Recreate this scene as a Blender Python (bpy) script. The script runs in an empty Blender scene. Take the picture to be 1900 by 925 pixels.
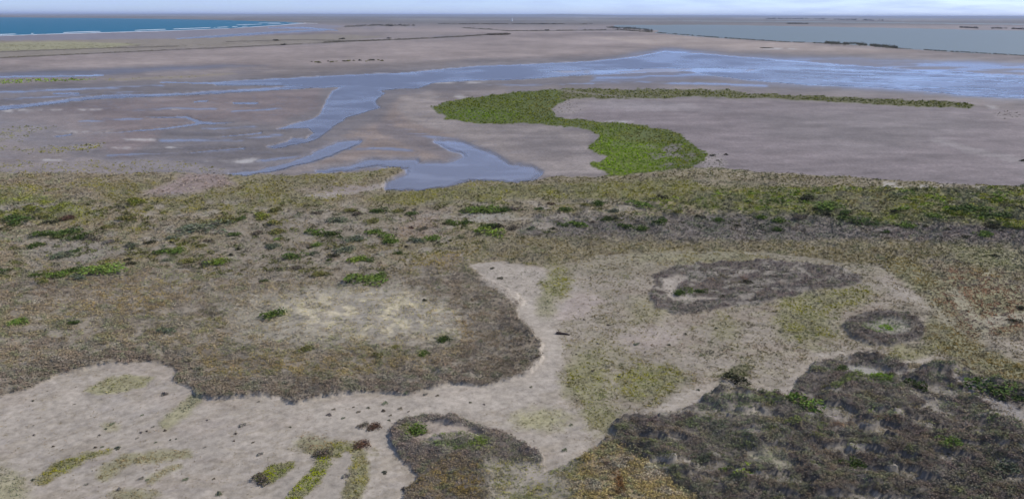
import bpy, math, random
import numpy as np
from mathutils import Matrix, Vector

# ------------------------------------------------------------------ camera, sky, sun, exposure
scene = bpy.context.scene
col_root = scene.collection
H = 45.0                      # drone height, m
FPX = 1284.0                  # focal length in pixels of a 1900 px wide frame
TILT = math.radians(18.70)    # camera looks this far below the horizon
ROLL = math.radians(0.21)
cam_data = bpy.data.cameras.new('camera')
cam_data.sensor_width = 36.0
cam_data.lens = 36.0 * FPX / 1900.0
cam_data.clip_start = 0.5
cam_data.clip_end = 400000.0
cam = bpy.data.objects.new('camera', cam_data)
col_root.objects.link(cam)
cam.matrix_world = Matrix.Translation((0, 0, H)) @ Matrix.Rotation(math.radians(90) - TILT, 4, 'X') @ Matrix.Rotation(ROLL, 4, 'Z')
scene.camera = cam

SUN_EL = math.radians(42)
SUN_AZ = math.radians(68)     # clockwise from +Y (view direction): from the right
SUN_STRENGTH = 3.9
SKY_STRENGTH = 0.095
EXPOSURE = 0.0
scene.view_settings.view_transform = 'Standard'
scene.view_settings.look = 'None'
scene.view_settings.gamma = 1.0
scene.view_settings.exposure = EXPOSURE
scene.view_settings.use_curve_mapping = False

world = bpy.data.worlds.new('World')
scene.world = world
world.use_nodes = True
wn, wl = world.node_tree.nodes, world.node_tree.links
wn.clear()
wout = wn.new('ShaderNodeOutputWorld')
wbg = wn.new('ShaderNodeBackground')
wbg.inputs['Strength'].default_value = SKY_STRENGTH
sky = wn.new('ShaderNodeTexSky')
sky.sky_type = 'NISHITA'
sky.sun_disc = False
sky.sun_elevation = SUN_EL
sky.sun_rotation = SUN_AZ
sky.altitude = 50
sky.air_density = 1.0
sky.dust_density = 0.3
sky.ozone_density = 2.5
tc = wn.new('ShaderNodeTexCoord')
sepd = wn.new('ShaderNodeSeparateXYZ')
wl.new(tc.outputs['Generated'], sepd.inputs[0])
# clouds: direction projected on a high layer, soft noise
zc = wn.new('ShaderNodeMath'); zc.operation = 'ADD'; zc.inputs[1].default_value = 0.10
wl.new(sepd.outputs['Z'], zc.inputs[0])
zm = wn.new('ShaderNodeMath'); zm.operation = 'MAXIMUM'; zm.inputs[1].default_value = 0.02
wl.new(zc.outputs[0], zm.inputs[0])
dx = wn.new('ShaderNodeMath'); dx.operation = 'DIVIDE'
dy = wn.new('ShaderNodeMath'); dy.operation = 'DIVIDE'
wl.new(sepd.outputs['X'], dx.inputs[0]); wl.new(zm.outputs[0], dx.inputs[1])
wl.new(sepd.outputs['Y'], dy.inputs[0]); wl.new(zm.outputs[0], dy.inputs[1])
cmb = wn.new('ShaderNodeCombineXYZ')
wl.new(dx.outputs[0], cmb.inputs[0]); wl.new(dy.outputs[0], cmb.inputs[1])
cn = wn.new('ShaderNodeTexNoise')
cn.inputs['Scale'].default_value = 1.6
cn.inputs['Detail'].default_value = 7
cn.inputs['Roughness'].default_value = 0.55
wl.new(cmb.outputs[0], cn.inputs['Vector'])
cr = wn.new('ShaderNodeMapRange')
cr.inputs['From Min'].default_value = 0.40
cr.inputs['From Max'].default_value = 0.72
wl.new(cn.outputs['Fac'], cr.inputs['Value'])
cf = wn.new('ShaderNodeMath'); cf.operation = 'MULTIPLY'; cf.inputs[1].default_value = 0.7
wl.new(cr.outputs[0], cf.inputs[0])
tint = wn.new('ShaderNodeMix'); tint.data_type = 'RGBA'; tint.blend_type = 'MULTIPLY'
tint.inputs[0].default_value = 1.0
wl.new(sky.outputs[0], tint.inputs[6])
hz = wn.new('ShaderNodeMapRange'); hz.interpolation_type = 'SMOOTHSTEP'
hz.inputs['From Min'].default_value = 0.0; hz.inputs['From Max'].default_value = 0.36
wl.new(sepd.outputs['Z'], hz.inputs['Value'])
tcol_ = wn.new('ShaderNodeMix'); tcol_.data_type = 'RGBA'
wl.new(hz.outputs[0], tcol_.inputs[0])
tcol_.inputs[6].default_value = (.98, 1.28, 2.35, 1)
tcol_.inputs[7].default_value = (1.02, .95, 1.08, 1)
wl.new(tcol_.outputs[2], tint.inputs[7])
mixc = wn.new('ShaderNodeMix'); mixc.data_type = 'RGBA'
wl.new(cf.outputs[0], mixc.inputs[0])
wl.new(tint.outputs[2], mixc.inputs[6])
mixc.inputs[7].default_value = (5.5, 6.9, 10.2, 1)
wl.new(mixc.outputs[2], wbg.inputs['Color'])
wl.new(wbg.outputs[0], wout.inputs[0])

sun_data = bpy.data.lights.new('sun', 'SUN')
sun_data.energy = SUN_STRENGTH
sun_data.angle = math.radians(1.0)
sun_data.color = (1.0, 0.94, 0.85)
sun = bpy.data.objects.new('sun', sun_data)
col_root.objects.link(sun)
sd = Vector((math.sin(SUN_AZ) * math.cos(SUN_EL), math.cos(SUN_AZ) * math.cos(SUN_EL), math.sin(SUN_EL)))
sun.rotation_euler = sd.to_track_quat('Z', 'Y').to_euler()

scene.cycles.max_bounces = 4
scene.cycles.diffuse_bounces = 2
scene.cycles.glossy_bounces = 2
scene.cycles.volume_bounces = 0
scene.cycles.caustics_reflective = False
scene.cycles.caustics_refractive = False

rng = np.random.default_rng(7)
random.seed(7)

# ------------------------------------------------------------------ survey: photo pixel <-> point of the flat ground
CT, ST, CR_, SR_ = math.cos(TILT), math.sin(TILT), math.cos(ROLL), math.sin(ROLL)

def to_ground(px, py):
    """ground point seen at a pixel of the 1900x925 photograph"""
    px = np.asarray(px, float); py = np.asarray(py, float)
    a = (px - 950.0) / FPX; b = -(py - 462.5) / FPX
    x = a * CR_ - b * SR_; y = a * SR_ + b * CR_; z = -1.0
    wy = -z * CT + y * ST
    wz = y * CT + z * ST
    t = -H / wz
    return x * t, wy * t

def to_map(X, Y, Z=0.0):
    """inverse of to_ground: survey coordinates of a ground point"""
    X = np.asarray(X, float); Y = np.asarray(Y, float)
    zc_ = Z - H
    fwd = Y * CT - zc_ * ST
    up = Y * ST + zc_ * CT
    fwd = np.maximum(fwd, 8.0)
    x = X / fwd; y = up / fwd
    a = x * CR_ + y * SR_; b = -x * SR_ + y * CR_
    return 950.0 + a * FPX, 462.5 - b * FPX

def g1(px, py):
    x, y = to_ground(px, py)
    return float(x), float(y)

# ------------------------------------------------------------------ noise
def _hash(ix, iy, seed):
    h = (ix.astype(np.int64) * 374761393 + iy.astype(np.int64) * 668265263 + seed * 1442695041) & 0xFFFFFFFF
    h = ((h ^ (h >> 13)) * 1274126177) & 0xFFFFFFFF
    h = (h ^ (h >> 16)) & 0xFFFFFFFF
    return h.astype(np.float64) / 4294967295.0

def vnoise(x, y, seed):
    ix = np.floor(x); iy = np.floor(y)
    fx = x - ix; fy = y - iy
    fx = fx * fx * (3 - 2 * fx); fy = fy * fy * (3 - 2 * fy)
    a = _hash(ix, iy, seed); b = _hash(ix + 1, iy, seed)
    c = _hash(ix, iy + 1, seed); d = _hash(ix + 1, iy + 1, seed)
    return (a * (1 - fx) + b * fx) * (1 - fy) + (c * (1 - fx) + d * fx) * fy

def sfbm(x, y, seed=0, octv=4, gain=0.5):
    s = 0.0; a = 1.0; t = 0.0
    for o in range(octv):
        sh = .35 * math.sin(o * 2.3 + 1)
        s = s + a * vnoise(x * 2 ** o + 17.3 * o + y * sh, y * 2 ** o - 9.1 * o + x * sh * .5 * 2 ** o, seed + o * 31)
        t += a; a *= gain
    return s / t

def fbm(x, y, seed=0, octv=4, gain=0.5):
    s = 0.0; a = 1.0; t = 0.0
    for o in range(octv):
        c_, s_ = math.cos(.6 + 1.1 * o), math.sin(.6 + 1.1 * o)
        xo = x * 2 ** o * 1.03; yo = y * 2 ** o * .97
        s = s + a * vnoise(xo * c_ - yo * s_ + 17.3 * o, xo * s_ + yo * c_ - 9.1 * o, seed + o * 31)
        t += a; a *= gain
    return s / t            # 0..1, mean .5

def sstep(a, b, x):
    t = np.clip((x - a) / (b - a), 0, 1)
    return t * t * (3 - 2 * t)

def L(r, g, b):
    """sRGB 0-255 to linear"""
    o = []
    for c in (r, g, b):
        c = c / 255.0
        o.append(c / 12.92 if c <= 0.04045 else ((c + 0.055) / 1.055) ** 2.4)
    return np.array(o)

# ------------------------------------------------------------------ survey map: what covers the ground where
class Survey:
    def __init__(s, px, py):
        s.px = np.asarray(px, float); s.py = np.asarray(py, float)
        n = s.px.shape[0]; s.n = n
        s.col = np.zeros((n, 3)); s.wet = np.zeros(n)
        s.dens = np.zeros(n); s.tcol = np.zeros((n, 3)); s.size = np.ones(n)
        s.kind = np.zeros(n, int); s.water = np.zeros(n); s.calm = np.zeros(n); s.h = np.zeros(n)
        q = np.maximum(s.py - 28.0, 1.0)
        s.w1 = fbm(s.px / 70, s.py / 22, 3, 4) - .5
        s.w2 = fbm(s.px / 70, s.py / 22, 44, 4) - .5
        s.f1 = fbm(s.px / 14, s.py / 6, 5, 3) - .5
        s.f2 = fbm(s.px / 14, s.py / 6, 66, 3) - .5

    def _warp(s, amp, fine):
        k = np.clip((s.py - 20) / 500.0, 0.05, 1.0)
        return (s.px + amp * s.w1 * 2 + fine * s.f1 * 2,
                s.py + (amp * s.w2 * 2 + fine * s.f2 * 2) * (0.15 + 0.6 * k))

    def poly(s, pts, soft=3.0, amp=6.0, fine=4.0, ay=1.6, grow=0.0):
        P = np.array(pts, float)
        m = np.zeros(s.n)
        pad = 30 + amp + soft
        sel = np.nonzero((s.px > P[:, 0].min() - pad) & (s.px < P[:, 0].max() + pad) &
                         (s.py > P[:, 1].min() - pad) & (s.py < P[:, 1].max() + pad))[0]
        if len(sel) == 0: return m
        X, Y = s._warp(amp, fine)
        X = X[sel]; Y = Y[sel] * ay
        d2 = np.full(len(sel), 1e12); inside = np.zeros(len(sel), bool)
        for i in range(len(P)):
            x0, y0 = P[i - 1]; x1, y1 = P[i]; y0 *= ay; y1 *= ay
            ex, ey = x1 - x0, y1 - y0
            t = np.clip(((X - x0) * ex + (Y - y0) * ey) / (ex * ex + ey * ey + 1e-9), 0, 1)
            d2 = np.minimum(d2, (X - x0 - t * ex) ** 2 + (Y - y0 - t * ey) ** 2)
            c = (y0 > Y) != (y1 > Y)
            if y1 != y0:
                inside ^= c & (X < (x1 - x0) * (Y - y0) / (y1 - y0) + x0)
        sd_ = np.sqrt(d2) * np.where(inside, 1, -1) + grow
        m[sel] = sstep(-soft, soft, sd_)
        return m

    def line(s, pts, w, soft=None, amp=3.0, fine=2.0, ay=2.5):
        P = np.array(pts, float); m = np.zeros(s.n)
        W = w if np.ndim(w) else [w] * len(pts)
        soft = soft if soft is not None else max(1.0, max(W) * .5)
        pad = 15 + amp + max(W)
        sel = np.nonzero((s.px > P[:, 0].min() - pad) & (s.px < P[:, 0].max() + pad) &
                         (s.py > P[:, 1].min() - pad) & (s.py < P[:, 1].max() + pad))[0]
        if len(sel) == 0: return m
        X, Y = s._warp(amp, fine)
        X = X[sel]; Y = Y[sel] * ay
        best = np.full(len(sel), -1e9)
        for i in range(1, len(P)):
            x0, y0 = P[i - 1]; x1, y1 = P[i]; y0 *= ay; y1 *= ay
            ex, ey = x1 - x0, y1 - y0
            t = np.clip(((X - x0) * ex + (Y - y0) * ey) / (ex * ex + ey * ey + 1e-9), 0, 1)
            d = np.sqrt((X - x0 - t * ex) ** 2 + (Y - y0 - t * ey) ** 2)
            best = np.maximum(best, W[i - 1] + (W[i] - W[i - 1]) * t - d)
        m[sel] = sstep(-soft, soft * .5, best)
        return m

    def ell(s, cx, cy, rx, ry, rot=0.0, soft=0.4, rag=0.8):
        c, sn = math.cos(math.radians(rot)), math.sin(math.radians(rot))
        x = s.px - cx; y = s.py - cy
        u = (x * c + y * sn) / rx; v = (-x * sn + y * c) / ry
        r = np.sqrt(u * u + v * v) + rag * (s.f1 + s.w1 * .7)
        return 1 - sstep(1 - soft, 1 + soft, r)

    def paint(s, m, col=None, wet=None, dens=None, tcol=None, size=None, kind=None, h=None):
        mm = m[:, None]
        if col is not None: s.col = s.col * (1 - mm) + np.asarray(col) * mm
        if wet is not None: s.wet = s.wet * (1 - m) + wet * m
        if dens is not None: s.dens = s.dens * (1 - m) + dens * m
        if tcol is not None: s.tcol = s.tcol * (1 - mm) + np.asarray(tcol) * mm
        if size is not None: s.size = s.size * (1 - m) + size * m
        if h is not None: s.h = s.h * (1 - m) + h * m
        if kind is not None: s.kind = np.where(m > .5, kind, s.kind)

K_GRASS, K_HEATH, K_MARSH, K_FAR = 1, 2, 3, 4
# soil colours
SAND = np.array([.362, .318, .262]); SAND_WARM = np.array([.355, .30, .245]); MUD = np.array([.235, .205, .19])
MUD_DARK = np.array([.165, .145, .145]); LITTER = np.array([.235, .205, .16]); SALT = np.array([.48, .46, .44])
STRAW = np.array([.42, .37, .26])
# plant colours
T_GREYBROWN = np.array([.205, .175, .135]); T_HEATH = np.array([.148, .126, .115]); T_OLIVE = np.array([.205, .195, .05])
T_GREEN = np.array([.10, .165, .03]); T_LIME = np.array([.165, .25, .03]); T_DARK = np.array([.05, .055, .028])
T_GOLD = np.array([.33, .24, .085]); T_GREYGREEN = np.array([.15, .165, .12]); T_RUST = np.array([.23, .135, .10])
T_PURPLE = np.array([.165, .134, .134]); T_STRAW = np.array([.44, .39, .26]); T_BLUEGREY = np.array([.125, .125, .13])

def survey(px, py):
    s = Survey(px, py)
    px, py = s.px, s.py
    one = np.ones(s.n)
    nA = fbm(px / 160, py / 26, 101, 4); nB = fbm(px / 60, py / 14, 202, 4); nC = fbm(px / 22, py / 7, 303, 3)
    streak = sfbm(px / 150, py / 5.0, 404, 4)
    # --- far coastal plain
    s.paint(one, col=MUD * .95)
    s.paint(sstep(.5, .62, streak), col=MUD * .8)
    s.paint((1 - sstep(40, 50, py - (px - 950) * .003)) * 1.0, col=np.array([.15, .14, .125]))
    s.paint((1 - sstep(36, 44, py)) * sstep(.5, .65, fbm(px / 200, py / 1.6, 11, 3)), col=np.array([.21, .2, .18]))
    # --- tidal flats
    fl = sstep(44, 52, py)
    s.paint(fl * (.45 + .3 * nA), col=np.array([.285, .245, .225]))
    s.paint(fl * sstep(.52, .75, nB) * .6, col=MUD_DARK * 1.15, wet=.25)
    s.paint(s.poly([(700, 52), (1200, 60), (1700, 97), (1500, 104), (1250, 90), (1200, 100), (1000, 112), (800, 112), (500, 125), (200, 125), (-300, 120), (-300, 112), (0, 108), (400, 90), (700, 78), (900, 68)], soft=10), col=np.array([.31, .26, .235]), wet=0)
    s.paint(s.poly([(1240, 66), (1700, 97), (1500, 103), (1350, 98), (1240, 88), (1100, 70)], soft=4, amp=2), col=np.array([.36, .30, .26]), wet=0)
    # damp film left
    s.paint(s.poly([(-300, 136), (0, 134), (200, 127), (400, 120), (500, 122), (300, 134), (200, 142), (0, 146), (-300, 150)], soft=8), col=MUD_DARK, wet=.55)
    # damp margins round the channel
    s.paint(s.poly([(-300, 205), (0, 160), (200, 150), (400, 143), (620, 134), (900, 116), (1150, 100), (1250, 88), (1400, 95), (1600, 104), (2200, 125), (2200, 200), (1900, 190), (1700, 180), (1450, 172), (1250, 158), (950, 160), (800, 172), (730, 200), (720, 225), (650, 250), (560, 300), (440, 320), (300, 330), (0, 260)], soft=14, amp=14), col=MUD * .78, wet=.32)
    s.paint(s.poly([(400, 170), (600, 165), (590, 200), (520, 232), (420, 222), (300, 240), (240, 300), (100, 235), (0, 215), (150, 190)], soft=14, amp=14) * .75, col=np.array([.235, .185, .17]), wet=.18)
    s.paint(s.poly([(560, 290), (700, 230), (760, 175), (800, 200), (850, 255), (870, 285), (800, 300), (700, 296), (600, 305)], soft=14, amp=10) * .8, col=np.array([.26, .205, .17]), wet=.15)
    s.paint(s.poly([(700, 225), (760, 245), (820, 265), (870, 290), (840, 300), (760, 270), (700, 245)], soft=8, amp=8) * .6, col=MUD_DARK, wet=.3)
    s.paint(s.poly([(745, 180), (800, 172), (820, 200), (850, 235), (1000, 238), (1095, 250), (1090, 290), (1110, 325), (1010, 325), (960, 295), (900, 270), (840, 250), (770, 230), (740, 205)], soft=10, amp=8), col=np.array([.30, .26, .235]), wet=.02)
    s.paint(s.ell(1010, 270, 75, 22, 8, .7, .6) * .8, col=np.array([.2, .175, .165]), wet=.1)
    s.paint(s.line([(800, 205), (860, 235), (930, 268), (1000, 305)], 12, 12) * .0, col=MUD)
    # right-hand bowl of dry mud
    s.paint(s.poly([(1040, 195), (1200, 182), (1450, 188), (1800, 203), (2300, 215), (2300, 350), (1860, 350), (1500, 330), (1330, 312), (1290, 270), (1200, 232), (1050, 220)], soft=5), col=np.array([.235, .20, .195]), wet=.05)
    s.paint(s.poly([(1400, 215), (1600, 205), (1800, 215), (1850, 235), (1600, 290), (1450, 260)], soft=40, amp=30) * .6, col=np.array([.225, .20, .19]), wet=.08)
    s.paint(s.ell(1200, 197, 120, 9, 2, .6) * .5, col=np.array([.34, .31, .30]))
    s.paint(s.line([(1740, 262), (1800, 280), (1900, 300)], 9, 10, 8, 6) * .4, col=np.array([.37, .34, .32]))
    tone = sfbm(px / 120, py / 7.5, 5001, 5, .6)
    flat_ = (py > 60) & (py < 360)
    s.col *= (1 + flat_ * ((tone - .5) * .75 - .11))[:, None]
    rill = 1 - sstep(.0, .022, np.abs(sfbm(px / 85 + 3, py / 11, 5002, 4) - .5))
    rill2 = 1 - sstep(.0, .02, np.abs(fbm(px / 60, py / 16, 5003, 4) - .5))
    lf = sstep(1120, 900, px) * sstep(150, 175, py) * (1 - sstep(330, 345, py))
    s.paint(np.clip(rill + rill2 * .7, 0, 1) * lf * .5, col=MUD_DARK * .9, wet=.6)
    for L_, w_ in (([(0, 172), (150, 165), (300, 160)], 2.5), ([(220, 206), (330, 202), (400, 204)], 2), ([(150, 226), (260, 222)], 2), ([(300, 262), (420, 262), (520, 252)], 3), ([(200, 290), (350, 286), (470, 280)], 2.5),
                   ([(480, 300), (560, 290)], 3), ([(560, 325), (650, 318), (720, 312)], 3), ([(760, 245), (800, 255), (850, 262)], 4), ([(620, 285), (700, 275), (760, 280)], 3), ([(820, 160), (950, 158), (1100, 156)], 2.5), ([(1100, 152), (1300, 156), (1420, 160)], 3), ([(0, 186), (120, 178), (260, 170)], 2), ([(430, 208), (520, 203)], 2), ([(380, 240), (470, 236)], 2)):
        s.paint(s.line(L_, w_ * 1.6, w_ * 2, 5, 4) * sstep(.40, .55, tone) * .85, col=MUD_DARK, wet=.9)
    # salty pale flecks
    for cx, cy, rx, ry in ((840, 180, 24, 3), (820, 154, 18, 1.6), (880, 154, 14, 1.6), (32, 206, 28, 2.2), (140, 205, 40, 1.6), (230, 276, 22, 2.2), (310, 275, 14, 1.4), (95, 299, 18, 1.8), (160, 246, 34, 2), (255, 260, 30, 1.6), (460, 300, 44, 3.4), (1835, 200, 12, 3.5), (1135, 226, 12, 2), (1160, 227, 8, 2), (1450, 91, 22, 1.3), (110, 96, 10, 1), (300, 204, 20, 1.2)):
        s.paint(s.ell(cx, cy, rx * 1.1, ry, 0, .9, 1.6) * .75 * sstep(.35, .6, nC), col=SALT * .95, wet=0)
    # --- dune strip along the beach
    s.paint(s.poly([(-300, 66), (0, 66), (300, 57), (560, 44), (640, 48), (600, 60), (330, 74), (0, 78), (-300, 84)], soft=3, amp=2), col=MUD_DARK * 1.25, wet=.45)
    s.paint(s.poly([(-300, 80), (0, 76), (330, 72), (600, 64), (720, 68), (600, 80), (300, 92), (0, 109), (-300, 122)], soft=2, amp=2), col=np.array([.24, .21, .17]), wet=0)
    s.paint(s.poly([(-300, 90), (0, 79), (120, 77), (260, 82), (200, 90), (0, 95), (-300, 104)], soft=3, amp=3), col=np.array([.29, .275, .17]))
    for L_ in ([(-300, 118), (0, 108), (150, 101), (300, 94), (480, 86), (560, 82)], [(420, 78), (560, 74), (640, 76), (760, 74)],
               [(0, 97), (160, 91), (330, 86)], [(600, 80), (760, 73), (860, 68), (915, 64)], [(840, 45), (1000, 45), (1090, 45)],
               [(860, 52), (910, 55), (945, 58), (1060, 57), (1150, 56), (1210, 59)], [(640, 50), (700, 47), (760, 48)]):
        s.paint(s.line(L_, 1.6, 1.6, 2, 2) * .8, col=np.array([.10, .085, .065]))
    # --- left shore patches of low plants on mud
    patch = lambda m, c, d, t, sz=1.0, k=K_GRASS: s.paint(m, col=c, dens=d, tcol=t, size=sz, kind=k)
    patch(s.poly([(-400, 250), (0, 238), (60, 234), (110, 236), (70, 246), (40, 262), (0, 266), (-400, 280)], 8, 10, 10) , MUD, .8, T_OLIVE * 1.1, .9)
    patch(s.poly([(-400, 275), (0, 272), (60, 276), (130, 268), (200, 265), (190, 275), (100, 288), (0, 284), (-400, 300)], 7, 10, 12), MUD, .75, T_OLIVE * 1.1, .9)
    patch(s.poly([(-400, 300), (0, 302), (340, 300), (440, 318), (0, 330), (-400, 335)], 9, 10, 10) * .9, MUD * 1.05, .3, T_OLIVE, .8)
    patch(s.poly([(-400, 205), (0, 206), (150, 206), (220, 250), (0, 300), (-400, 300)], 20, 10, 14) * .5, MUD * 1.1, .06, T_GREYGREEN, .6)
    patch(s.poly([(-300, 152), (0, 149), (120, 147), (190, 148), (150, 151), (60, 154), (0, 157), (-300, 166)], 1.5, 2, 1.5), MUD, .9, T_OLIVE * np.array([.8, 1.25, .6]), 1.0, K_MARSH)
    patch(s.poly([(190, 148), (300, 143), (430, 136), (440, 139), (300, 148), (200, 152)], 3, 4, 3), np.array([.25, .215, .17]), .12, T_OLIVE, .8)
    # --- S-shaped green marsh
    marsh = s.poly([(800, 198), (829, 191), (872, 182), (916, 176), (962, 172), (1003, 168), (1046, 165), (1118, 166), (1205, 167), (1350, 168), (1375, 172), (1442, 177), (1529, 180), (1630, 184), (1714, 188), (1765, 190), (1815, 196),
                    (1799, 202), (1731, 200), (1664, 196), (1546, 190), (1462, 185), (1411, 183), (1327, 182), (1260, 181), (1234, 183), (1162, 183), (1089, 183), (1052, 186), (1031, 195), (1023, 207), (1031, 218), (1060, 222), (1104, 225), (1147, 228),
                    (1185, 232), (1220, 238), (1252, 246), (1275, 262), (1292, 272), (1315, 288), (1304, 299), (1292, 311), (1290, 345), (1100, 345), (1133, 325), (1110, 317), (1092, 305), (1115, 298), (1127, 290), (1104, 285), (1092, 276), (1107, 262),
                    (1113, 251), (1089, 241), (1060, 237), (1003, 231), (945, 230), (887, 230), (858, 227), (829, 220), (814, 209)], 2.2, 4, 9)
    marsh_d = marsh * 1.0
    patch(marsh, np.array([.095, .115, .03]), 1.0, np.array([.125, .165, .02]), .95, K_MARSH)
    s.paint(marsh * sstep(.45, .7, nC) * .8, tcol=np.array([.11, .14, .035]))
    s.paint(marsh * sstep(.50, .62, fbm(px / 30, py / 7, 6001, 4)) * .6, tcol=np.array([.18, .165, .055]), dens=.9)
    s.paint(marsh * s.ell(900, 213, 75, 12, 3, .5), tcol=T_LIME * .9)
    s.paint(marsh * s.ell(1160, 298, 74, 46, 20, .5), tcol=T_LIME * 1.02, col=np.array([.12, .15, .03]))
    s.paint(marsh * s.ell(1190, 255, 50, 11, 0, .6), tcol=np.array([.16, .15, .07]), dens=.8)
    s.paint(marsh * s.ell(1005, 198, 26, 22, 0, .6), tcol=np.array([.2, .155, .09]), dens=.75)
    s.paint(marsh * (1 - sstep(960, 1120, px)) * .8, tcol=np.array([.12, .135, .025]))
    s.paint(marsh * s.ell(890, 216, 60, 10, 3, .6) * .9, tcol=T_LIME * .85)
    s.paint(marsh * s.poly([(1040, 160), (1400, 164), (1830, 190), (1830, 206), (1400, 185), (1040, 186)], 4), tcol=np.array([.11, .12, .035]), dens=.97, col=np.array([.13, .125, .06]))
    s.paint(marsh * s.poly([(1360, 160), (1830, 190), (1830, 206), (1400, 185), (1360, 180)], 4) * sstep(.45, .6, nB), tcol=np.array([.085, .095, .035]))
    s.paint(marsh * s.ell(1245, 290, 40, 24, 10, .5) * sstep(.52, .64, nC) * .8, dens=.6, col=MUD * .8)
    patch(s.ell(1050, 200, 34, 16, 0, .5, 1.2) * (1 - marsh) * .9, MUD * 1.1, .22, T_GREYBROWN * .7, .8)
    patch(s.ell(1318, 300, 26, 16, 20, .5, 1.2) * (1 - marsh) * .9, MUD * 1.25, .35, T_DARK * 1.6, .8)
    patch(s.line([(1020, 166), (1200, 186), (1430, 187), (1600, 194)], 3, 4) * .4, MUD * 1.1, .15, T_DARK * 2, .8)
    patch(s.ell(1865, 215, 34, 9, 0, .6, 1.0) * .6, MUD * 1.2, .18, T_GREYBROWN * .6, .8)
    # --- vegetated plain
    plain = s.poly([(-500, 326), (0, 322), (200, 324), (300, 322), (430, 326), (480, 326), (550, 328), (620, 324), (700, 319), (738, 308), (748, 318), (722, 335), (712, 352), (780, 353), (840, 346), (860, 338), (920, 330), (960, 338), (1000, 335), (1030, 330), (1130, 330),
                    (1290, 313), (1330, 312), (1400, 320), (1500, 327), (1600, 332), (1700, 338), (1830, 345), (1860, 351), (1900, 347), (2400, 350), (2400, 1600), (-500, 1600)], 2.5, 4, 5)
    patch(plain, np.array([.26, .22, .145]), .85, T_GREYBROWN * 1.08, 1.0)
    s.paint(plain, h=.12)
    s.paint(plain * sstep(.5, .62, nB) * .7, tcol=T_OLIVE * .85, dens=.9)
    s.paint(plain * sstep(.56, .7, nA) * .7, tcol=T_GREYGREEN, dens=.85)
    s.paint(plain * s.poly([(-500, 365), (0, 355), (120, 368), (180, 395), (100, 410), (0, 408), (-500, 420)], 18, 14, 10) * .9, tcol=np.array([.175, .19, .06]), dens=1, col=np.array([.2, .19, .09]))
    s.paint(plain * s.poly([(160, 345), (400, 330), (640, 326), (740, 316), (700, 335), (560, 352), (640, 370), (520, 400), (300, 395), (200, 372)], 14, 10, 8) * .85, tcol=np.array([.19, .175, .065]), dens=.95, col=np.array([.22, .195, .11]))
    s.paint(plain * s.poly([(680, 370), (760, 358), (860, 346), (1000, 345), (1280, 330), (1300, 350), (1700, 350), (2300, 350), (2300, 372), (1700, 385), (1300, 392), (1200, 378), (1000, 370), (860, 385), (700, 378)], 10, 8, 6) * .9, tcol=np.array([.19, .185, .05]), dens=1, col=np.array([.20, .185, .085]))
    s.paint(plain * s.poly([(960, 333), (1300, 318), (1500, 328), (1700, 338), (1700, 350), (1300, 336), (1150, 342), (980, 346)], 4, 4, 5), tcol=np.array([.15, .135, .075]), dens=.9)
    s.paint(plain * s.poly([(1640, 338), (1860, 350), (1850, 356), (1640, 350)], 4, 4, 5) * sstep(.44, .56, nC), col=np.array([.33, .30, .25]), dens=.1)
    s.paint(plain * s.poly([(360, 318), (420, 325), (440, 345), (330, 366), (260, 362), (300, 345)], 12, 8, 6) * .8, tcol=T_PURPLE * 1.5, col=np.array([.28, .215, .2]), dens=.35, wet=.1)
    s.paint(s.ell(320, 362, 24, 4, 0, .6) * .7, wet=.7, dens=.05)
    s.paint(plain * s.poly([(560, 365), (660, 350), (760, 335), (720, 350), (640, 365), (600, 372)], 5, 4, 4) * .8, col=np.array([.34, .30, .27]), dens=.15)
    s.paint(plain * s.poly([(540, 350), (620, 346), (700, 350), (640, 362), (560, 362)], 5, 4, 4) * .5, col=np.array([.25, .2, .17]), dens=.3)
    # right side green belt and grey-blue scrub belt
    s.paint(plain * s.poly([(1280, 365), (1450, 352), (2300, 352), (2300, 432), (1900, 428), (1650, 425), (1500, 412), (1380, 400), (1280, 388)], 10, 12, 10) * .95, tcol=np.array([.20, .205, .065]), dens=1, size=1.1, col=np.array([.19, .18, .09]), h=.45)
    s.paint(plain * s.poly([(1280, 365), (1450, 352), (2300, 352), (2300, 432), (1900, 428), (1650, 425), (1500, 412), (1380, 400)], 10, 12, 10) * sstep(.52, .62, nC), tcol=T_GREEN * 1.0, size=1.25, dens=1)
    belt = plain * s.poly([(1180, 372), (1450, 356), (2300, 356), (2300, 436), (1900, 430), (1650, 428), (1400, 424), (1180, 430), (1000, 425), (1000, 405)], 10, 12, 10)
    s.paint(belt * sstep(.58, .64, fbm(px / 20, py / 7, 7001, 3)) * .85, tcol=T_DARK * 1.9, size=1.3, h=.6)
    s.paint(belt * sstep(.56, .64, fbm(px / 24, py / 8, 7002, 3)) * .85, tcol=np.array([.19, .22, .07]), size=1.3, h=.6)
    s.paint(plain * s.poly([(1560, 365), (1650, 360), (1640, 400), (1560, 400)], 14, 12, 10) * .7, tcol=np.array([.25, .2, .13]), dens=.7)
    s.paint(plain * s.poly([(1000, 400), (1180, 405), (1380, 400), (1560, 410), (1750, 425), (2300, 430), (2300, 470), (1900, 462), (1700, 452), (1500, 448), (1300, 452), (1100, 458), (960, 440)], 9, 10, 8) * .85, tcol=T_BLUEGREY * 1.3 * np.array([1.06, 1, .9]), dens=.95, size=1.1, col=MUD * .7, h=.35)
    s.paint(plain * s.poly([(1600, 422), (2300, 428), (2300, 466), (1900, 460), (1650, 448)], 8, 8, 8) * .55, tcol=T_PURPLE * .95)
    s.paint(plain * s.poly([(1150, 400), (1300, 398), (1560, 400), (1700, 425), (1400, 436), (1150, 425)], 9, 8, 8) * sstep(.5, .62, nC) * .9, tcol=T_GREYGREEN * .7, size=1.3)
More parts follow.
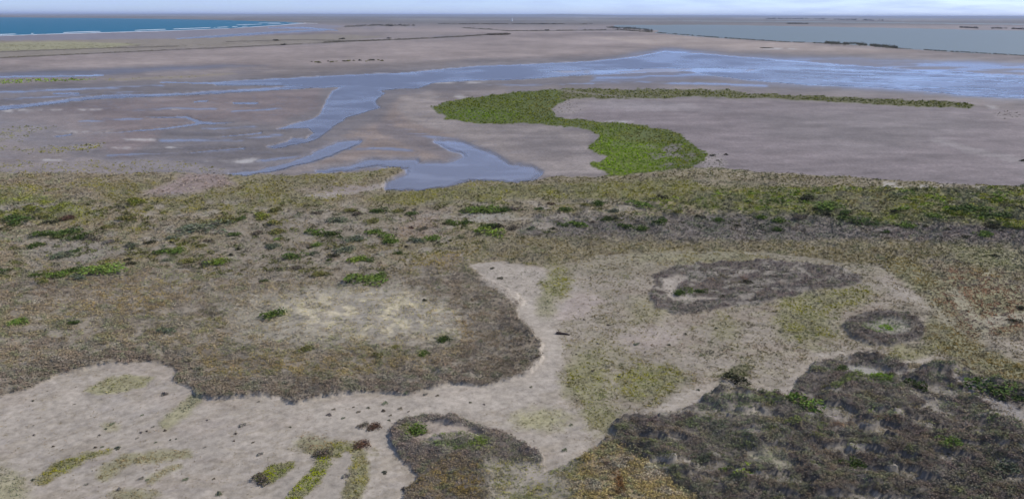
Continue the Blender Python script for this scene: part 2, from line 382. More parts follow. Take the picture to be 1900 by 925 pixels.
    s.paint(plain * s.poly([(860, 445), (1000, 440), (1300, 448), (1650, 450), (1800, 462), (1650, 500), (1300, 480), (1000, 492), (860, 480)], 12, 10, 8) * .8, tcol=np.array([.19, .165, .095]), dens=.95, col=np.array([.22, .19, .12]))
    # pale grey-lilac litter between shrubs, left
    s.paint(plain * s.poly([(60, 440), (180, 450), (240, 470), (150, 500), (60, 480)], 20, 12, 8) * .8, tcol=np.array([.23, .215, .205]), col=np.array([.265, .235, .20]), dens=.6)
    s.paint(plain * s.poly([(430, 405), (560, 395), (700, 410), (760, 430), (620, 470), (760, 500), (700, 540), (400, 530), (300, 500), (420, 450)], 26, 14, 8) * .7, tcol=np.array([.20, .172, .135]), col=np.array([.25, .215, .17]), dens=.7)
    s.paint(plain * s.poly([(760, 395), (830, 385), (820, 440), (700, 450), (740, 420)], 16, 12, 8) * .7, tcol=np.array([.24, .185, .145]), col=np.array([.27, .215, .175]), dens=.6)
    s.paint(plain * s.ell(905, 405, 50, 9, 0, .6) * .8, col=np.array([.33, .32, .28]), dens=.15)
    pl2 = plain * s.poly([(-500, 385), (300, 372), (700, 380), (1000, 372), (1200, 380), (1180, 425), (900, 450), (700, 520), (-500, 545)], 14, 12, 10)
    s.paint(pl2 * sstep(.57, .63, fbm(px / 19, py / 6.5, 7003, 3)) * .8, tcol=np.array([.085, .095, .04]), size=1.35, dens=1)
    s.paint(pl2 * sstep(.58, .66, fbm(px / 30, py / 9, 7004, 3)) * .8, tcol=np.array([.25, .225, .19]), col=np.array([.28, .245, .195]), dens=.6)
    # --- big left heath, lower half
    heathL = s.poly([(-500, 500), (0, 520), (300, 500), (500, 530), (700, 520), (860, 470), (890, 510), (925, 530), (962, 550), (977, 565), (960, 582), (965, 602), (985, 622), (1006, 645), (1006, 670), (985, 696), (950, 711), (900, 722), (842, 712), (800, 726), (760, 736),
                     (700, 730), (660, 732), (600, 742), (548, 755), (520, 742), (470, 740), (400, 744), (360, 742), (358, 722), (322, 712), (326, 690), (300, 676), (250, 673), (200, 680), (110, 702), (60, 727), (0, 744), (-500, 850)], 2.0, 4, 4)
    s.paint(heathL, col=np.array([.21, .175, .13]), dens=.9, tcol=np.array([.235, .20, .145]), size=1.0, kind=K_HEATH, h=.3)
    s.paint(heathL * sstep(.5, .6, nB) * .6, tcol=np.array([.19, .19, .11]))
    s.paint(heathL * sstep(.55, .63, fbm(px / 28, py / 9, 8005, 4)) * .7, dens=.45, col=np.array([.28, .245, .19]))
    s.paint(heathL * sstep(.56, .68, nA) * .6, tcol=np.array([.17, .14, .13]))
    inner = s.poly([(420, 560), (560, 540), (700, 530), (830, 560), (850, 620), (700, 640), (560, 650), (440, 640), (430, 600)], 30, 14, 8)
    s.paint(inner, tcol=np.array([.26, .225, .16]), col=np.array([.29, .26, .20]), dens=.55)
    s.paint(s.ell(690, 588, 165, 44, 4, .5, .8) * .9, tcol=T_STRAW * .72, col=np.array([.33, .295, .235]), dens=.45, size=.8)
    s.paint(s.ell(690, 588, 150, 40, 4, .5, .8) * sstep(.5, .62, nC), col=STRAW * 1.05, dens=.25, tcol=T_STRAW)
    s.paint(s.ell(235, 556, 105, 36, -4, .6, .8) * .85, tcol=np.array([.25, .20, .115]), dens=.85)
    s.paint(s.ell(440, 700, 150, 40, 6, .5, .8) * heathL * .8, tcol=np.array([.21, .17, .095]), dens=.9)
    s.paint(s.ell(620, 690, 170, 30, -4, .5, .8) * heathL * .65, tcol=np.array([.21, .17, .095]), dens=.9)
    s.paint(s.ell(835, 490, 90, 20, -6, .5, .8) * .85, tcol=np.array([.25, .20, .095]), dens=.9)
    s.paint(s.ell(870, 600, 70, 40, 30, .5, .8) * .6, tcol=np.array([.25, .185, .10]), dens=.8)
    # darker rim
    rimL = heathL * (1 - s.poly([(-500, 420), (900, 420), (900, 530), (930, 580), (955, 650), (930, 690), (850, 692), (700, 700), (560, 712), (400, 712), (350, 660), (280, 646), (120, 660), (0, 700), (-500, 800)], 22, 10, 6))
    s.paint(rimL * .8, tcol=T_HEATH * 1.15, dens=1.0, size=1.1, h=.4)
    s.paint(heathL * s.poly([(840, 490), (900, 520), (975, 560), (965, 600), (1010, 650), (1000, 700), (900, 722), (860, 680), (880, 600), (800, 540)], 20, 10, 6) * .75, tcol=np.array([.15, .128, .105]), dens=1.0)
    # --- open sand with scattered plants, middle and bottom
    sand = s.poly([(880, 505), (870, 495), (930, 488), (1010, 500), (1060, 492), (1110, 478), (1240, 470), (1400, 470), (1500, 480), (1640, 500), (1760, 520), (2300, 560), (2300, 740), (1900, 720), (1800, 700), (1720, 680), (1560, 662), (1510, 676), (1475, 716), (1465, 746), (1400, 727), (1340, 722),
                   (1310, 736), (1290, 756), (1180, 780), (1135, 792), (1150, 850), (1200, 900), (1200, 1300), (-500, 1300), (-500, 850), (0, 742), (60, 726), (110, 701), (200, 679), (250, 673), (300, 676), (326, 690), (322, 712), (360, 722), (362, 742), (400, 744), (470, 739), (520, 741), (547, 754),
                   (600, 741), (660, 731), (700, 729), (760, 735), (800, 725), (841, 712), (900, 722), (950, 711), (985, 696), (1006, 670), (1006, 645), (985, 621), (965, 601), (960, 581), (976, 565), (960, 550), (922, 530), (892, 516)], 2.0, 4, 4)
    s.paint(sand, col=SAND, dens=.03, tcol=T_GREYBROWN, size=.6, kind=K_GRASS, h=0)
    s.paint(sand * sstep(.5, .7, nA) * .5, col=SAND_WARM)
    s.paint(sand * sstep(.55, .75, nB) * .35, col=SAND * np.array([.86, .86, .9]))
    s.paint(sand * sstep(.56, .64, fbm(px / 30, py / 9, 2001, 4)) * .45, col=SAND * np.array([.82, .80, .74]), dens=.10)
    s.paint(sand * sstep(.60, .66, sfbm((px + py) / 90, (py + px * .35) / 6, 2003, 4)) * .5, col=SAND * np.array([.8, .78, .74]), dens=.12)
    # mottled middle zone
    mid = sand * s.poly([(1000, 480), (1200, 465), (1660, 490), (2300, 540), (2300, 740), (1850, 720), (1700, 660), (1520, 655), (1450, 720), (1300, 715), (1200, 760), (1150, 780), (1110, 800), (1050, 740), (1040, 680), (1040, 600), (1080, 560), (1060, 510)], 16, 16, 8)
    s.paint(mid, col=np.array([.305, .265, .21]), dens=.42, tcol=np.array([.2, .17, .11]), size=.8)
    s.paint(mid * sstep(.5, .66, nA) * .8, dens=.5, tcol=np.array([.2, .155, .115]), col=np.array([.28, .235, .18]))
    s.paint(mid * sstep(.44, .58, nC) * sstep(.32, .5, nB), dens=.6, tcol=np.array([.19, .165, .09]), col=np.array([.28, .245, .18]))
    s.paint(s.line([(1075, 575), (1050, 590), (1090, 560)], 24, 14, 8, 5) * .7, col=SAND * np.array([1.02, .97, 1.02]), dens=.02)
    s.paint(s.ell(1190, 635, 70, 22, -14, .5, .7) * .7, col=SAND * np.array([1.02, .98, 1.02]), dens=.03)
    s.paint(s.poly([(880, 505), (940, 495), (1010, 510), (1020, 560), (990, 580), (940, 540)], 8, 8, 5) * .8, col=SAND, dens=.22, tcol=np.array([.12, .125, .085]), size=.7)
    # pale path curling round the heath
    s.paint(s.line([(900, 520), (970, 570), (1000, 600), (1025, 640), (1020, 680), (985, 715), (900, 745), (760, 765), (620, 780)], [10, 12, 15, 20, 22, 26, 26, 34, 40], 10, 5, 3, 1.6) * .8, col=SAND * 1.06, dens=.012)
    s.paint(sand * s.poly([(1560, 480), (1700, 490), (2300, 520), (2300, 740), (1850, 705), (1740, 660), (1720, 600), (1600, 560)], 20, 16, 8) * sstep(.36, .52, nB) * .85, tcol=np.array([.19, .155, .10]), dens=.7, col=np.array([.25, .215, .155]))
    s.paint(sand * s.poly([(1000, 478), (1300, 466), (1700, 480), (1650, 510), (1300, 500), (1150, 520), (1040, 505)], 12, 12, 8) * .7, tcol=np.array([.20, .175, .10]), dens=.7, col=np.array([.26, .23, .165]))
    olive = lambda m, c=T_OLIVE, d=.75, b=1.0: s.paint(np.clip(m * 1.15, 0, 1), tcol=np.asarray(c) * 1.02, dens=min(d * 1.25, 1), size=.85, col=np.array([.255, .235, .135]) * b)
    olive(s.ell(1035, 525, 26, 34, 10, .5) * .9)
    olive(s.ell(1012, 570, 18, 22, 0, .6) * .6, T_GREYGREEN * 1.2, .5)
    olive(s.ell(1200, 712, 66, 32, -8, .5) * .95)
    olive(s.ell(1090, 712, 42, 44, -20, .5) * .85, T_OLIVE * .95, .6)
    olive(s.ell(1115, 775, 34, 30, 0, .5) * .8, np.array([.17, .18, .09]), .7)
    olive(s.ell(1120, 660, 60, 24, 0, .6) * .4, T_OLIVE * .8, .4)
    olive(s.ell(1495, 598, 56, 42, 20, .5) * .95)
    olive(s.ell(1540, 560, 80, 22, -8, .5) * .8)
    olive(s.ell(1345, 612, 28, 24, 0, .6) * .6, T_OLIVE * .9, .5)
    olive(s.ell(1200, 580, 40, 22, 0, .6) * .45, T_OLIVE * .9, .4)
    olive(s.ell(1300, 480, 120, 12, 0, .6) * .7, np.array([.24, .20, .085]), .7)
    olive(s.line([(1680, 500), (1735, 540), (1750, 580), (1740, 620), (1790, 655), (1860, 690), (1960, 730)], [26, 24, 18, 26, 28, 30, 34], 16, 8, 5, 1.6) * .85, np.array([.20, .155, .075]), .8)
    olive(s.poly([(1760, 500), (1850, 510), (1950, 560), (1900, 620), (1800, 630), (1730, 560)], 22, 14, 8) * .9, T_RUST * 1.0, .8)
    olive(s.ell(1840, 480, 90, 22, 6, .6) * .8, np.array([.14, .145, .08]), .75)
    olive(s.poly([(1660, 640), (1760, 640), (1700, 672), (1640, 664)], 10, 8, 5) * .7, np.array([.2, .19, .09]), .6)
    s.paint(s.line([(1640, 520), (1720, 570), (1760, 600), (1740, 590)], 10, 12, 6, 4, 1.6) * .45, col=SAND * .95, dens=.2)
    s.paint(s.line([(1770, 545), (1800, 590), (1850, 640), (1900, 655)], 12, 12, 6, 4, 1.6) * .4, col=SAND * .9, dens=.25)
    s.paint(s.line([(1840, 600), (1900, 590)], 14, 10, 6, 4, 1.6) * .5, col=SAND, dens=.08)
    # --- bottom-left sand details
    olive(s.poly([(155, 728), (180, 715), (230, 700), (285, 700), (270, 720), (230, 732), (180, 735)], 6, 8, 6) * .8, np.array([.19, .185, .10]), .5, 1.15)
    olive(s.line([(310, 790), (340, 765), (360, 745)], 12, 10, 4, 4, 1.6) * .7, T_GREYGREEN * 1.2, .45, 1.2)
    olive(s.line([(80, 895), (120, 868), (165, 850), (200, 840)], [12, 16, 8, 5], 9, 5, 5, 1.6) * .85, T_OLIVE * 1.05, .55)
    olive(s.line([(190, 885), (240, 855), (320, 848), (345, 845)], [10, 16, 12, 8], 12, 8, 6, 1.6) * .75, np.array([.21, .175, .11]), .4, 1.15)
    olive(s.line([(280, 895), (330, 870)], 8, 8, 6, 5, 1.6) * .6, np.array([.21, .175, .11]), .3, 1.2)
    olive(s.ell(0, 915, 50, 40, 0, .6) * .6, T_GREYGREEN * 1.2, .4, 1.2)
    olive(s.ell(250, 922, 40, 12, 0, .5) * .7, np.array([.21, .175, .11]), .5)
    olive(s.ell(205, 794, 18, 7, 0, .6) * .6, T_GREYBROWN, .3, 1.2)
    lime = np.array([.20, .225, .035])
    olive(s.poly([(472, 890), (500, 868), (550, 860), (548, 872), (520, 893), (500, 905), (480, 900)], 5, 4, 5), lime, .98, .8)
    olive(s.line([(545, 930), (585, 890), (600, 865), (600, 845)], [14, 13, 10, 10], 8, 5, 5, 1.6), lime * .95, .85)
    olive(s.ell(620, 838, 62, 15, 4, .5) * .95, np.array([.2, .19, .06]), .8)
    olive(s.line([(665, 850), (665, 880), (655, 925)], [14, 18, 16], 10, 5, 5, 1.6) * .9, np.array([.21, .19, .07]), .7)
    olive(s.ell(585, 825, 26, 12, 0, .6) * .7, T_RUST, .5)
    s.paint(s.line([(520, 925), (550, 890), (568, 872)], [13, 9, 5], 5, 3, 3, 1.6), col=SAND * .93, dens=.01)
    s.paint(s.line([(600, 940), (625, 890), (645, 850)], [20, 18, 10], 6, 3, 3, 1.6), col=SAND * .93, dens=.01)
    # small island of grass in the sandy bay
    olive(s.ell(1005, 780, 48, 20, 0, .6) * .75, np.array([.20, .195, .12]), .35, 1.25)
    # --- dark thickets with sharp edges
    def thicket(m, tc_=T_HEATH, hh=.42, d=1.0):
        s.paint(m, col=np.array([.13, .112, .095]), dens=d, tcol=tc_, size=.95, kind=K_HEATH, h=hh)
    t1 = s.poly([(1213, 512), (1260, 496), (1330, 488), (1430, 485), (1500, 488), (1560, 496), (1592, 512), (1600, 526), (1560, 536), (1500, 542), (1480, 552), (1440, 560), (1400, 568), (1330, 575), (1270, 586), (1218, 577), (1208, 555), (1214, 530)], 3, 4, 6)
    thicket(t1, T_HEATH * 1.15, .25, .95)
    s.paint(t1 * sstep(.5, .62, nB) * .7, tcol=T_PURPLE * 1.0)
    s.paint(t1 * sstep(.56, .66, nC) * .8, dens=.45, tcol=T_GREYGREEN * .7, col=np.array([.26, .23, .19]))
    s.paint(s.poly([(1232, 522), (1262, 512), (1280, 520), (1255, 540), (1270, 552), (1340, 552), (1345, 556), (1250, 560), (1232, 545)], 4, 4, 3) * .9, dens=.1, col=SAND, h=0)
    s.paint(s.ell(1272, 546, 28, 8, 0, .5), dens=1, tcol=T_GREEN * .7, h=.3)
    s.paint(s.ell(1350, 522, 40, 10, 0, .5) * .6, tcol=T_RUST * .8)
    t2 = s.ell(1640, 612, 76, 31, 2, .06, .22)
    thicket(t2, T_HEATH * 1.0, .4)
    s.paint(s.ell(1650, 610, 40, 13, 0, .4, .8), dens=.5, tcol=T_GREYGREEN, col=np.array([.27, .25, .2]), h=.1)
    s.paint(s.ell(1628, 612, 30, 9, 0, .4, .8) * .9, dens=.9, tcol=T_GREEN * 1.5)
    TP3 = [(1135, 790), (1180, 780), (1230, 770), (1290, 755), (1310, 735), (1340, 722), (1390, 726), (1440, 735), (1465, 745), (1475, 715), (1500, 695), (1510, 675), (1560, 662), (1620, 662), (1680, 680), (1700, 690), (1720, 680), (1750, 675), (1790, 690), (1830, 712), (1860, 716), (1900, 713), (2400, 700),
                 (2400, 1600), (1350, 1600), (1300, 925), (1250, 900), (1200, 868), (1160, 850), (1140, 830)]
    t3 = s.poly(TP3, 3, 4, 7)
    thicket(t3, T_HEATH, .6)
    s.paint(t3 * sstep(.5, .6, nA) * .7, tcol=T_PURPLE * .78)
    s.paint(t3 * sstep(.53, .63, nB) * .65, tcol=np.array([.175, .15, .115]), h=.7)
    gap = sstep(.55, .62, sfbm((px * .9 + py * 1.3) / 60, (py * .9 - px * .25) / 13, 8001, 4))
    s.paint(t3 * gap * .85, dens=.4, col=np.array([.29, .26, .215]), tcol=np.array([.21, .19, .13]), h=.1)
    s.paint(t3 * sstep(.58, .66, fbm(px / 55, py / 22, 8002, 4)) * .6, tcol=np.array([.17, .165, .10]))
    s.paint(t3 * sstep(.64, .70, fbm(px / 40, py / 15, 8003, 3)) * .8, tcol=np.array([.12, .15, .06]), size=1.1, h=.8)
    s.paint(t3 * sstep(.6, .68, fbm(px / 30, py / 12, 909, 3)) * .9, tcol=T_GREYGREEN * .95, dens=.85)
    s.paint(t3 * sstep(.60, .70, fbm(px / 36, py / 14, 515, 3)) * .8, tcol=np.array([.15, .125, .095]))
    s.paint(t3 * sstep(740, 900, py) * .5, tcol=T_HEATH * .7)
    s.paint(s.ell(1600, 690, 46, 7, 2, .4, .7), dens=.12, col=np.array([.32, .30, .26]), h=0)
    s.paint(s.ell(1685, 695, 26, 6, -8, .4, .7) * .8, dens=.2, col=np.array([.30, .28, .25]), h=0)
    s.paint(s.ell(1635, 706, 26, 8, 2, .4, .7) * .9, dens=1, tcol=T_GREEN * .9)
    s.paint(s.line([(1775, 705), (1800, 728), (1850, 755), (1900, 788), (2100, 900)], [5, 10, 12, 14, 18], 8, 6, 5, 1.6) * .85, col=np.array([.33, .30, .27]), dens=.22, tcol=T_GREYBROWN, h=0)
    s.paint(s.ell(1370, 760, 40, 24, 10, .5) * .7, tcol=T_GREYGREEN * 1.05, dens=.8)
    s.paint(s.ell(1420, 770, 60, 6, -8, .5) * .7, dens=.2, col=np.array([.3, .27, .22]))
    s.paint(s.ell(1530, 778, 46, 5, -4, .5) * .7, dens=.2, col=np.array([.3, .26, .24]))
    s.paint(s.ell(1425, 860, 36, 18, 20, .5) * .85, dens=.35, tcol=T_GREYGREEN * 1.2, col=np.array([.27, .25, .18]))
    s.paint(s.ell(1330, 812, 60, 20, 20, .5) * .6, tcol=T_GREYGREEN * .9, dens=.9)
    s.paint(s.ell(1600, 795, 50, 10, 0, .5) * .5, tcol=np.array([.18, .11, .075]))
    TP4 = [(725, 800), (740, 785), (790, 772), (850, 778), (900, 798), (950, 812), (985, 835), (1003, 850), (1010, 880), (1090, 850), (1130, 815), (1180, 850), (1250, 900), (1300, 930), (1350, 1300), (740, 1300), (750, 912), (772, 897), (775, 880), (740, 850), (724, 825)]
    t4 = s.poly(TP4, 3, 4, 7)
    thicket(t4, T_HEATH * 1.25, .4)
    s.paint(t4 * s.poly([(755, 800), (800, 785), (870, 795), (900, 815), (870, 822), (790, 828), (760, 815)], 5, 4, 4), dens=.06, col=SAND_WARM, h=.05)
    s.paint(s.ell(768, 802, 24, 9, 0, .4), dens=.95, tcol=np.array([.17, .175, .05]))
    s.paint(s.ell(850, 826, 54, 16, 2, .4), dens=.95, tcol=T_GREEN * np.array([1.3, 1.1, 1.5]), h=.4)
    s.paint(t4 * s.ell(860, 900, 110, 40, 0, .5) * .85, tcol=np.array([.18, .14, .065]), dens=.95)
    s.paint(t4 * s.poly([(900, 860), (990, 860), (1100, 840), (1080, 930), (1000, 1000), (900, 960)], 18, 12, 8) * .9, tcol=np.array([.20, .195, .085]), dens=.62, col=np.array([.29, .26, .2]), h=.1)
    s.paint(t4 * s.ell(990, 885, 30, 16, 0, .6) * .8, dens=.12, col=SAND)
    s.paint(t4 * s.poly([(1075, 850), (1110, 832), (1175, 830), (1240, 870), (1300, 915), (1330, 1100), (1080, 1100), (1060, 900)], 26, 16, 10) * .95, tcol=np.array([.27, .222, .125]), dens=.98, size=1.1, col=np.array([.26, .2, .12]), h=.3)
    s.paint(t4 * s.ell(1232, 880, 40, 22, 20, .5) * .8, tcol=np.array([.36, .30, .18]))
    s.paint(t4 * s.line([(1120, 860), (1145, 890), (1150, 930)], [5, 6, 8], 5, 4, 4, 1.6) * .9, tcol=np.array([.10, .055, .035]))
    s.paint(s.ell(1110, 800, 22, 34, 0, .6) * .7, tcol=np.array([.19, .165, .08]), dens=.7)
    fringe = np.maximum.reduce([s.poly(TP3, 14, 8, 8, grow=9), s.poly(TP4, 14, 8, 8, grow=8)]) * sand * (1 - t3) * (1 - t4)
    s.paint(fringe * .8, dens=.16, tcol=T_HEATH * 1.0, size=.8)
    # dark small patch right of centre
    olive(s.poly([(1318, 705), (1340, 695), (1368, 678), (1392, 680), (1385, 698), (1355, 706)], 5, 5, 5) * .95, T_DARK * 1.8, .8, .7)
    # --- water
    wet_lo = s.poly([(1180, 100), (1230, 90), (1262, 91), (1350, 102), (1450, 107), (1600, 110), (2300, 125), (2300, 192), (1900, 187), (1800, 182), (1700, 172), (1560, 164), (1450, 160), (1380, 150), (1300, 145), (1230, 150), (1100, 150), (1100, 115)], 10, 8, 5)
    s.paint(wet_lo, col=MUD_DARK * .9, wet=.8)
    s.paint(wet_lo * sstep(.47, .57, streak) * .8, wet=.45, col=MUD_DARK)
    ch = s.poly([(395, 153), (470, 149), (560, 144), (640, 140), (750, 136), (830, 128), (900, 123), (1000, 119), (1100, 114), (1180, 106), (1230, 96), (1300, 100), (1400, 108), (1500, 116), (1700, 130), (1900, 140), (2300, 160), (2300, 182), (1900, 182), (1800, 178), (1700, 166), (1600, 160), (1500, 158), (1400, 149), (1330, 141), (1280, 132),
                 (1180, 135), (1060, 140), (960, 147), (880, 149), (815, 153), (804, 154), (774, 164), (740, 164), (700, 168), (713, 173), (693, 189), (706, 199), (680, 207), (642, 218), (619, 234), (609, 241), (592, 256), (568, 265), (545, 268), (511, 276), (494, 272), (535, 264), (545, 256), (568, 258), (582, 248), (572, 238), (514, 239),
                 (545, 231), (582, 221), (595, 211), (605, 191), (619, 170), (638, 161), (560, 164), (450, 170), (340, 176), (200, 182), (130, 187), (90, 194), (0, 204), (-300, 225), (-300, 215), (0, 198), (80, 191), (130, 183), (200, 177), (340, 173), (420, 168), (520, 162), (560, 158), (480, 158), (400, 158)], 3.2, 2.5, 3.0)
    bars = s.poly([(1000, 131), (1150, 128), (1300, 125), (1420, 129), (1380, 134), (1230, 134), (1060, 137)], 2, 3, 2) * .8
    rb = sstep(1300, 1600, px) * sstep(.44, .62, sfbm(px / 140, (py - px * .045) / 3.2, 777, 5, .6)) * sstep(100, 112, py) * .62
    ch = ch * (1 - bars) * (1 - rb)
    P2 = [(425, 322), (470, 318), (540, 302), (600, 276), (630, 263), (668, 262), (655, 272), (605, 290), (565, 303), (505, 318), (450, 326)]
    p2 = s.poly(P2, 6, 3, 4)
    P3 = [(590, 318), (650, 308), (692, 297), (770, 297), (778, 304), (830, 304), (866, 292), (862, 286), (830, 274), (812, 262), (850, 264), (882, 275), (912, 285), (942, 304), (985, 310), (1000, 320), (990, 331), (950, 336), (900, 333), (870, 334), (830, 345), (780, 352), (715, 352), (718, 338), (755, 325), (762, 311), (700, 306), (640, 316)]
    p3 = s.poly(P3, 10, 3, 5)
    p4 = np.maximum.reduce([s.line([(270, 218), (345, 217), (372, 228), (430, 228)], [.5, 3, 6, .5], 2), s.line([(372, 229), (300, 239), (190, 248)], [4, 3, .5], 2),
                            s.line([(410, 253), (480, 247)], [1, 3], 2), s.line([(350, 284), (450, 276)], [1, 3], 2), s.line([(436, 191), (474, 191)], 4, 2), s.line([(362, 189), (384, 188)], 2.5, 2),
                            s.line([(100, 173), (142, 173)], 2.5, 2), s.line([(300, 153), (420, 155), (520, 154)], [1, 3, 3], 2), s.line([(0, 143), (190, 140)], 2.5, 2), s.line([(130, 250), (100, 253)], 2, 2)])
    s.paint(np.maximum(np.clip(p2 * 2, 0, 1), 0), wet=.8)
    w = np.maximum.reduce([ch, p2, p3, p4])
    fw = s.line([(330, 72), (430, 66), (520, 60), (610, 56)], [1, 3.5, 2.5, 1], 2)
    fw2 = s.line([(500, 52), (560, 52), (625, 57)], [1.5, 3, 1], 2)
    w = np.maximum.reduce([w, fw, fw2])
    s.channel = w
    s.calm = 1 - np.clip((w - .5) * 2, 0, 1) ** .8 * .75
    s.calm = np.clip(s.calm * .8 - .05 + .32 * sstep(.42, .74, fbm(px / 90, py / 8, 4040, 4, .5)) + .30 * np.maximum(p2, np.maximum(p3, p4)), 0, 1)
    # rim film
    s.paint(np.clip(w * 3.2, 0, 1) * sstep(.42, .55, streak * .5 + nC * .5) * .0, wet=.6)
    halo = np.maximum.reduce([s.poly(P3, 16, 3, 4, grow=7), s.poly(P2, 12, 3, 4, grow=5)])
    s.paint(halo * (1 - plain) * .85, wet=.85, col=MUD * .8)
    wf = np.clip(w * 6, 0, 1)
    s.paint(wf * .85, wet=.92, col=MUD * .78)
    s.paint(np.clip(ch * 5, 0, 1) * (1 - sstep(.1, .35, ch)) * sstep(.45, .6, fbm(px / 40, py / 6, 621, 3)) * .7, col=np.array([.40, .38, .40]), wet=.5)  # pale channel rim: sheen of thin water painted into the soil colour
    # sea (upper left) and lagoon (upper right)
    s.sea = s.poly([(-3000, 31.2), (0, 32.2), (200, 34), (320, 35.6), (430, 38), (530, 41), (565, 43.2), (520, 46.5), (430, 52.5), (330, 56.5), (175, 61), (100, 63), (0, 66.5), (-400, 82), (-3000, 190)], .8, .6, .8, 3)
    s.lagoon = s.poly([(1140, 47), (1300, 46.2), (1500, 49.5), (1700, 53), (1812, 56), (1900, 57), (4000, 70), (4000, 230), (2300, 130), (1900, 103), (1800, 98.5), (1670, 90), (1600, 84), (1530, 80), (1450, 77), (1330, 70.5), (1270, 66), (1215, 61), (1225, 57), (1140, 51)], .8, .6, .8, 3)
    s.lagoon = np.maximum(s.lagoon, s.poly([(1230, 38.6), (1500, 40), (1900, 44.5), (4000, 60), (4000, 61.5), (1900, 46.2), (1560, 42), (1300, 40)], .6, .3, .4, 3) * .8)
    s.lagoon = s.lagoon * (1 - s.line([(1820, 54), (1905, 56.5)], .8, .8, 1, 1, 3))
    bar_ = s.line([(1150, 55), (1215, 60), (1270, 65), (1330, 70), (1450, 78), (1530, 81), (1600, 84), (1670, 90), (1800, 98), (1900, 104)], 1.4, 1.2, 1.5, 1.5, 3)
    s.paint(bar_ * .5, col=np.array([.15, .135, .09]))
    s.water = np.maximum.reduce([w, s.sea, s.lagoon])
    s.dens *= (1 - sstep(.3, .7, s.water))
    # mottling of the plant cover: rust, grey-green, straw and dark clumps
    veg = sstep(.3, .6, s.dens) * (s.kind != K_MARSH) * (py > 300)
    m1 = fbm(px / 26, py / 10, 1001, 4); m2 = fbm(px / 20, py / 9, 1002, 4); m3 = fbm(px / 34, py / 12, 1003, 4); m4 = fbm(px / 12, py / 5, 1004, 3)
    lum = s.tcol.mean(1)[:, None]
    s.paint(veg * sstep(.52, .66, m1) * .5, tcol=0); s.tcol += (veg * sstep(.52, .66, m1) * .5)[:, None] * lum * np.array([1.14, .96, .8])
    a_ = veg * sstep(.52, .66, m2) * .5
    s.tcol = s.tcol * (1 - a_[:, None]) + a_[:, None] * lum * np.array([.9, 1.05, .72])
    a_ = veg * sstep(.55, .68, m3) * .6
    s.tcol = s.tcol * (1 - a_[:, None]) + a_[:, None] * lum * np.array([1.3, 1.2, 1.12])
    s.tcol *= (1 - np.where(s.kind == K_HEATH, .2, .34) * veg * sstep(.54, .68, m4))[:, None]
    hole = veg * (s.kind == K_HEATH) * sstep(.56, .66, fbm(px / 20, py / 7, 1005, 3))
    s.dens *= 1 - .5 * hole
    lum = s.tcol.mean(1)[:, None]
    s.tcol = np.clip(lum + (s.tcol - lum) * 1.32, .008, .8) * np.array([1.54, 1.50, 1.34]) * (1 + 0 * s.h)[:, None]
    # dark mineral grain
    s.col *= (0.90 + .2 * nC)[:, None]
    s.col = np.clip(s.col, .01, .8)
    return s

# ------------------------------------------------------------------ mesh + material helpers
def mesh_from(name, verts, faces_flat, nper, mat, parent=None, attrs=None, smooth=False):
    """faces_flat: int array of vertex indices, nper vertices per face"""
    me = bpy.data.meshes.new(name)
    nv = len(verts); nf = len(faces_flat) // nper
    me.vertices.add(nv)
    me.vertices.foreach_set('co', np.asarray(verts, np.float32).ravel())
    me.loops.add(nf * nper)
    me.loops.foreach_set('vertex_index', np.asarray(faces_flat, np.int32))
    me.polygons.add(nf)
    me.polygons.foreach_set('loop_start', np.arange(0, nf * nper, nper, dtype=np.int32))
    if smooth:
        me.polygons.foreach_set('use_smooth', np.ones(nf, bool))
    for k, v in (attrs or {}).items():
        v = np.asarray(v, np.float32)
        if v.ndim == 2:
            at = me.attributes.new(k, 'FLOAT_COLOR', 'POINT')
            c4 = np.ones((nv, 4), np.float32); c4[:, :3] = v
            at.data.foreach_set('color', c4.ravel())
        else:
            at = me.attributes.new(k, 'FLOAT', 'POINT')
            at.data.foreach_set('value', v)
    me.update(calc_edges=True)
    me.materials.append(mat)
    o = bpy.data.objects.new(name, me)
    col_root.objects.link(o)
    if parent: o.parent = parent
    return o

def tag(o, label=None, cat=None, group=None, kind=None):
    if label: o['label'] = label
    if cat: o['category'] = cat
    if group: o['group'] = group
    if kind: o['kind'] = kind
    return o

def new_mat(name):
    m = bpy.data.materials.new(name); m.use_nodes = True
    nt = m.node_tree
    return m, nt.nodes, nt.links, nt.nodes['Principled BSDF']

def plain_mat(name, colr, rough=.8, spec=.3):
    m, n, l, b = new_mat(name)
    b.inputs['Base Color'].default_value = (*[float(c) for c in colr], 1)
    b.inputs['Roughness'].default_value = rough
    b.inputs['Specular IOR Level'].default_value = spec
    return m

def noise_node(n, l, vec, scale, detail=4, rough=.55):
    t = n.new('ShaderNodeTexNoise')
    t.inputs['Scale'].default_value = scale
    t.inputs['Detail'].default_value = detail
    t.inputs['Roughness'].default_value = rough
    l.new(vec, t.inputs['Vector'])
    return t

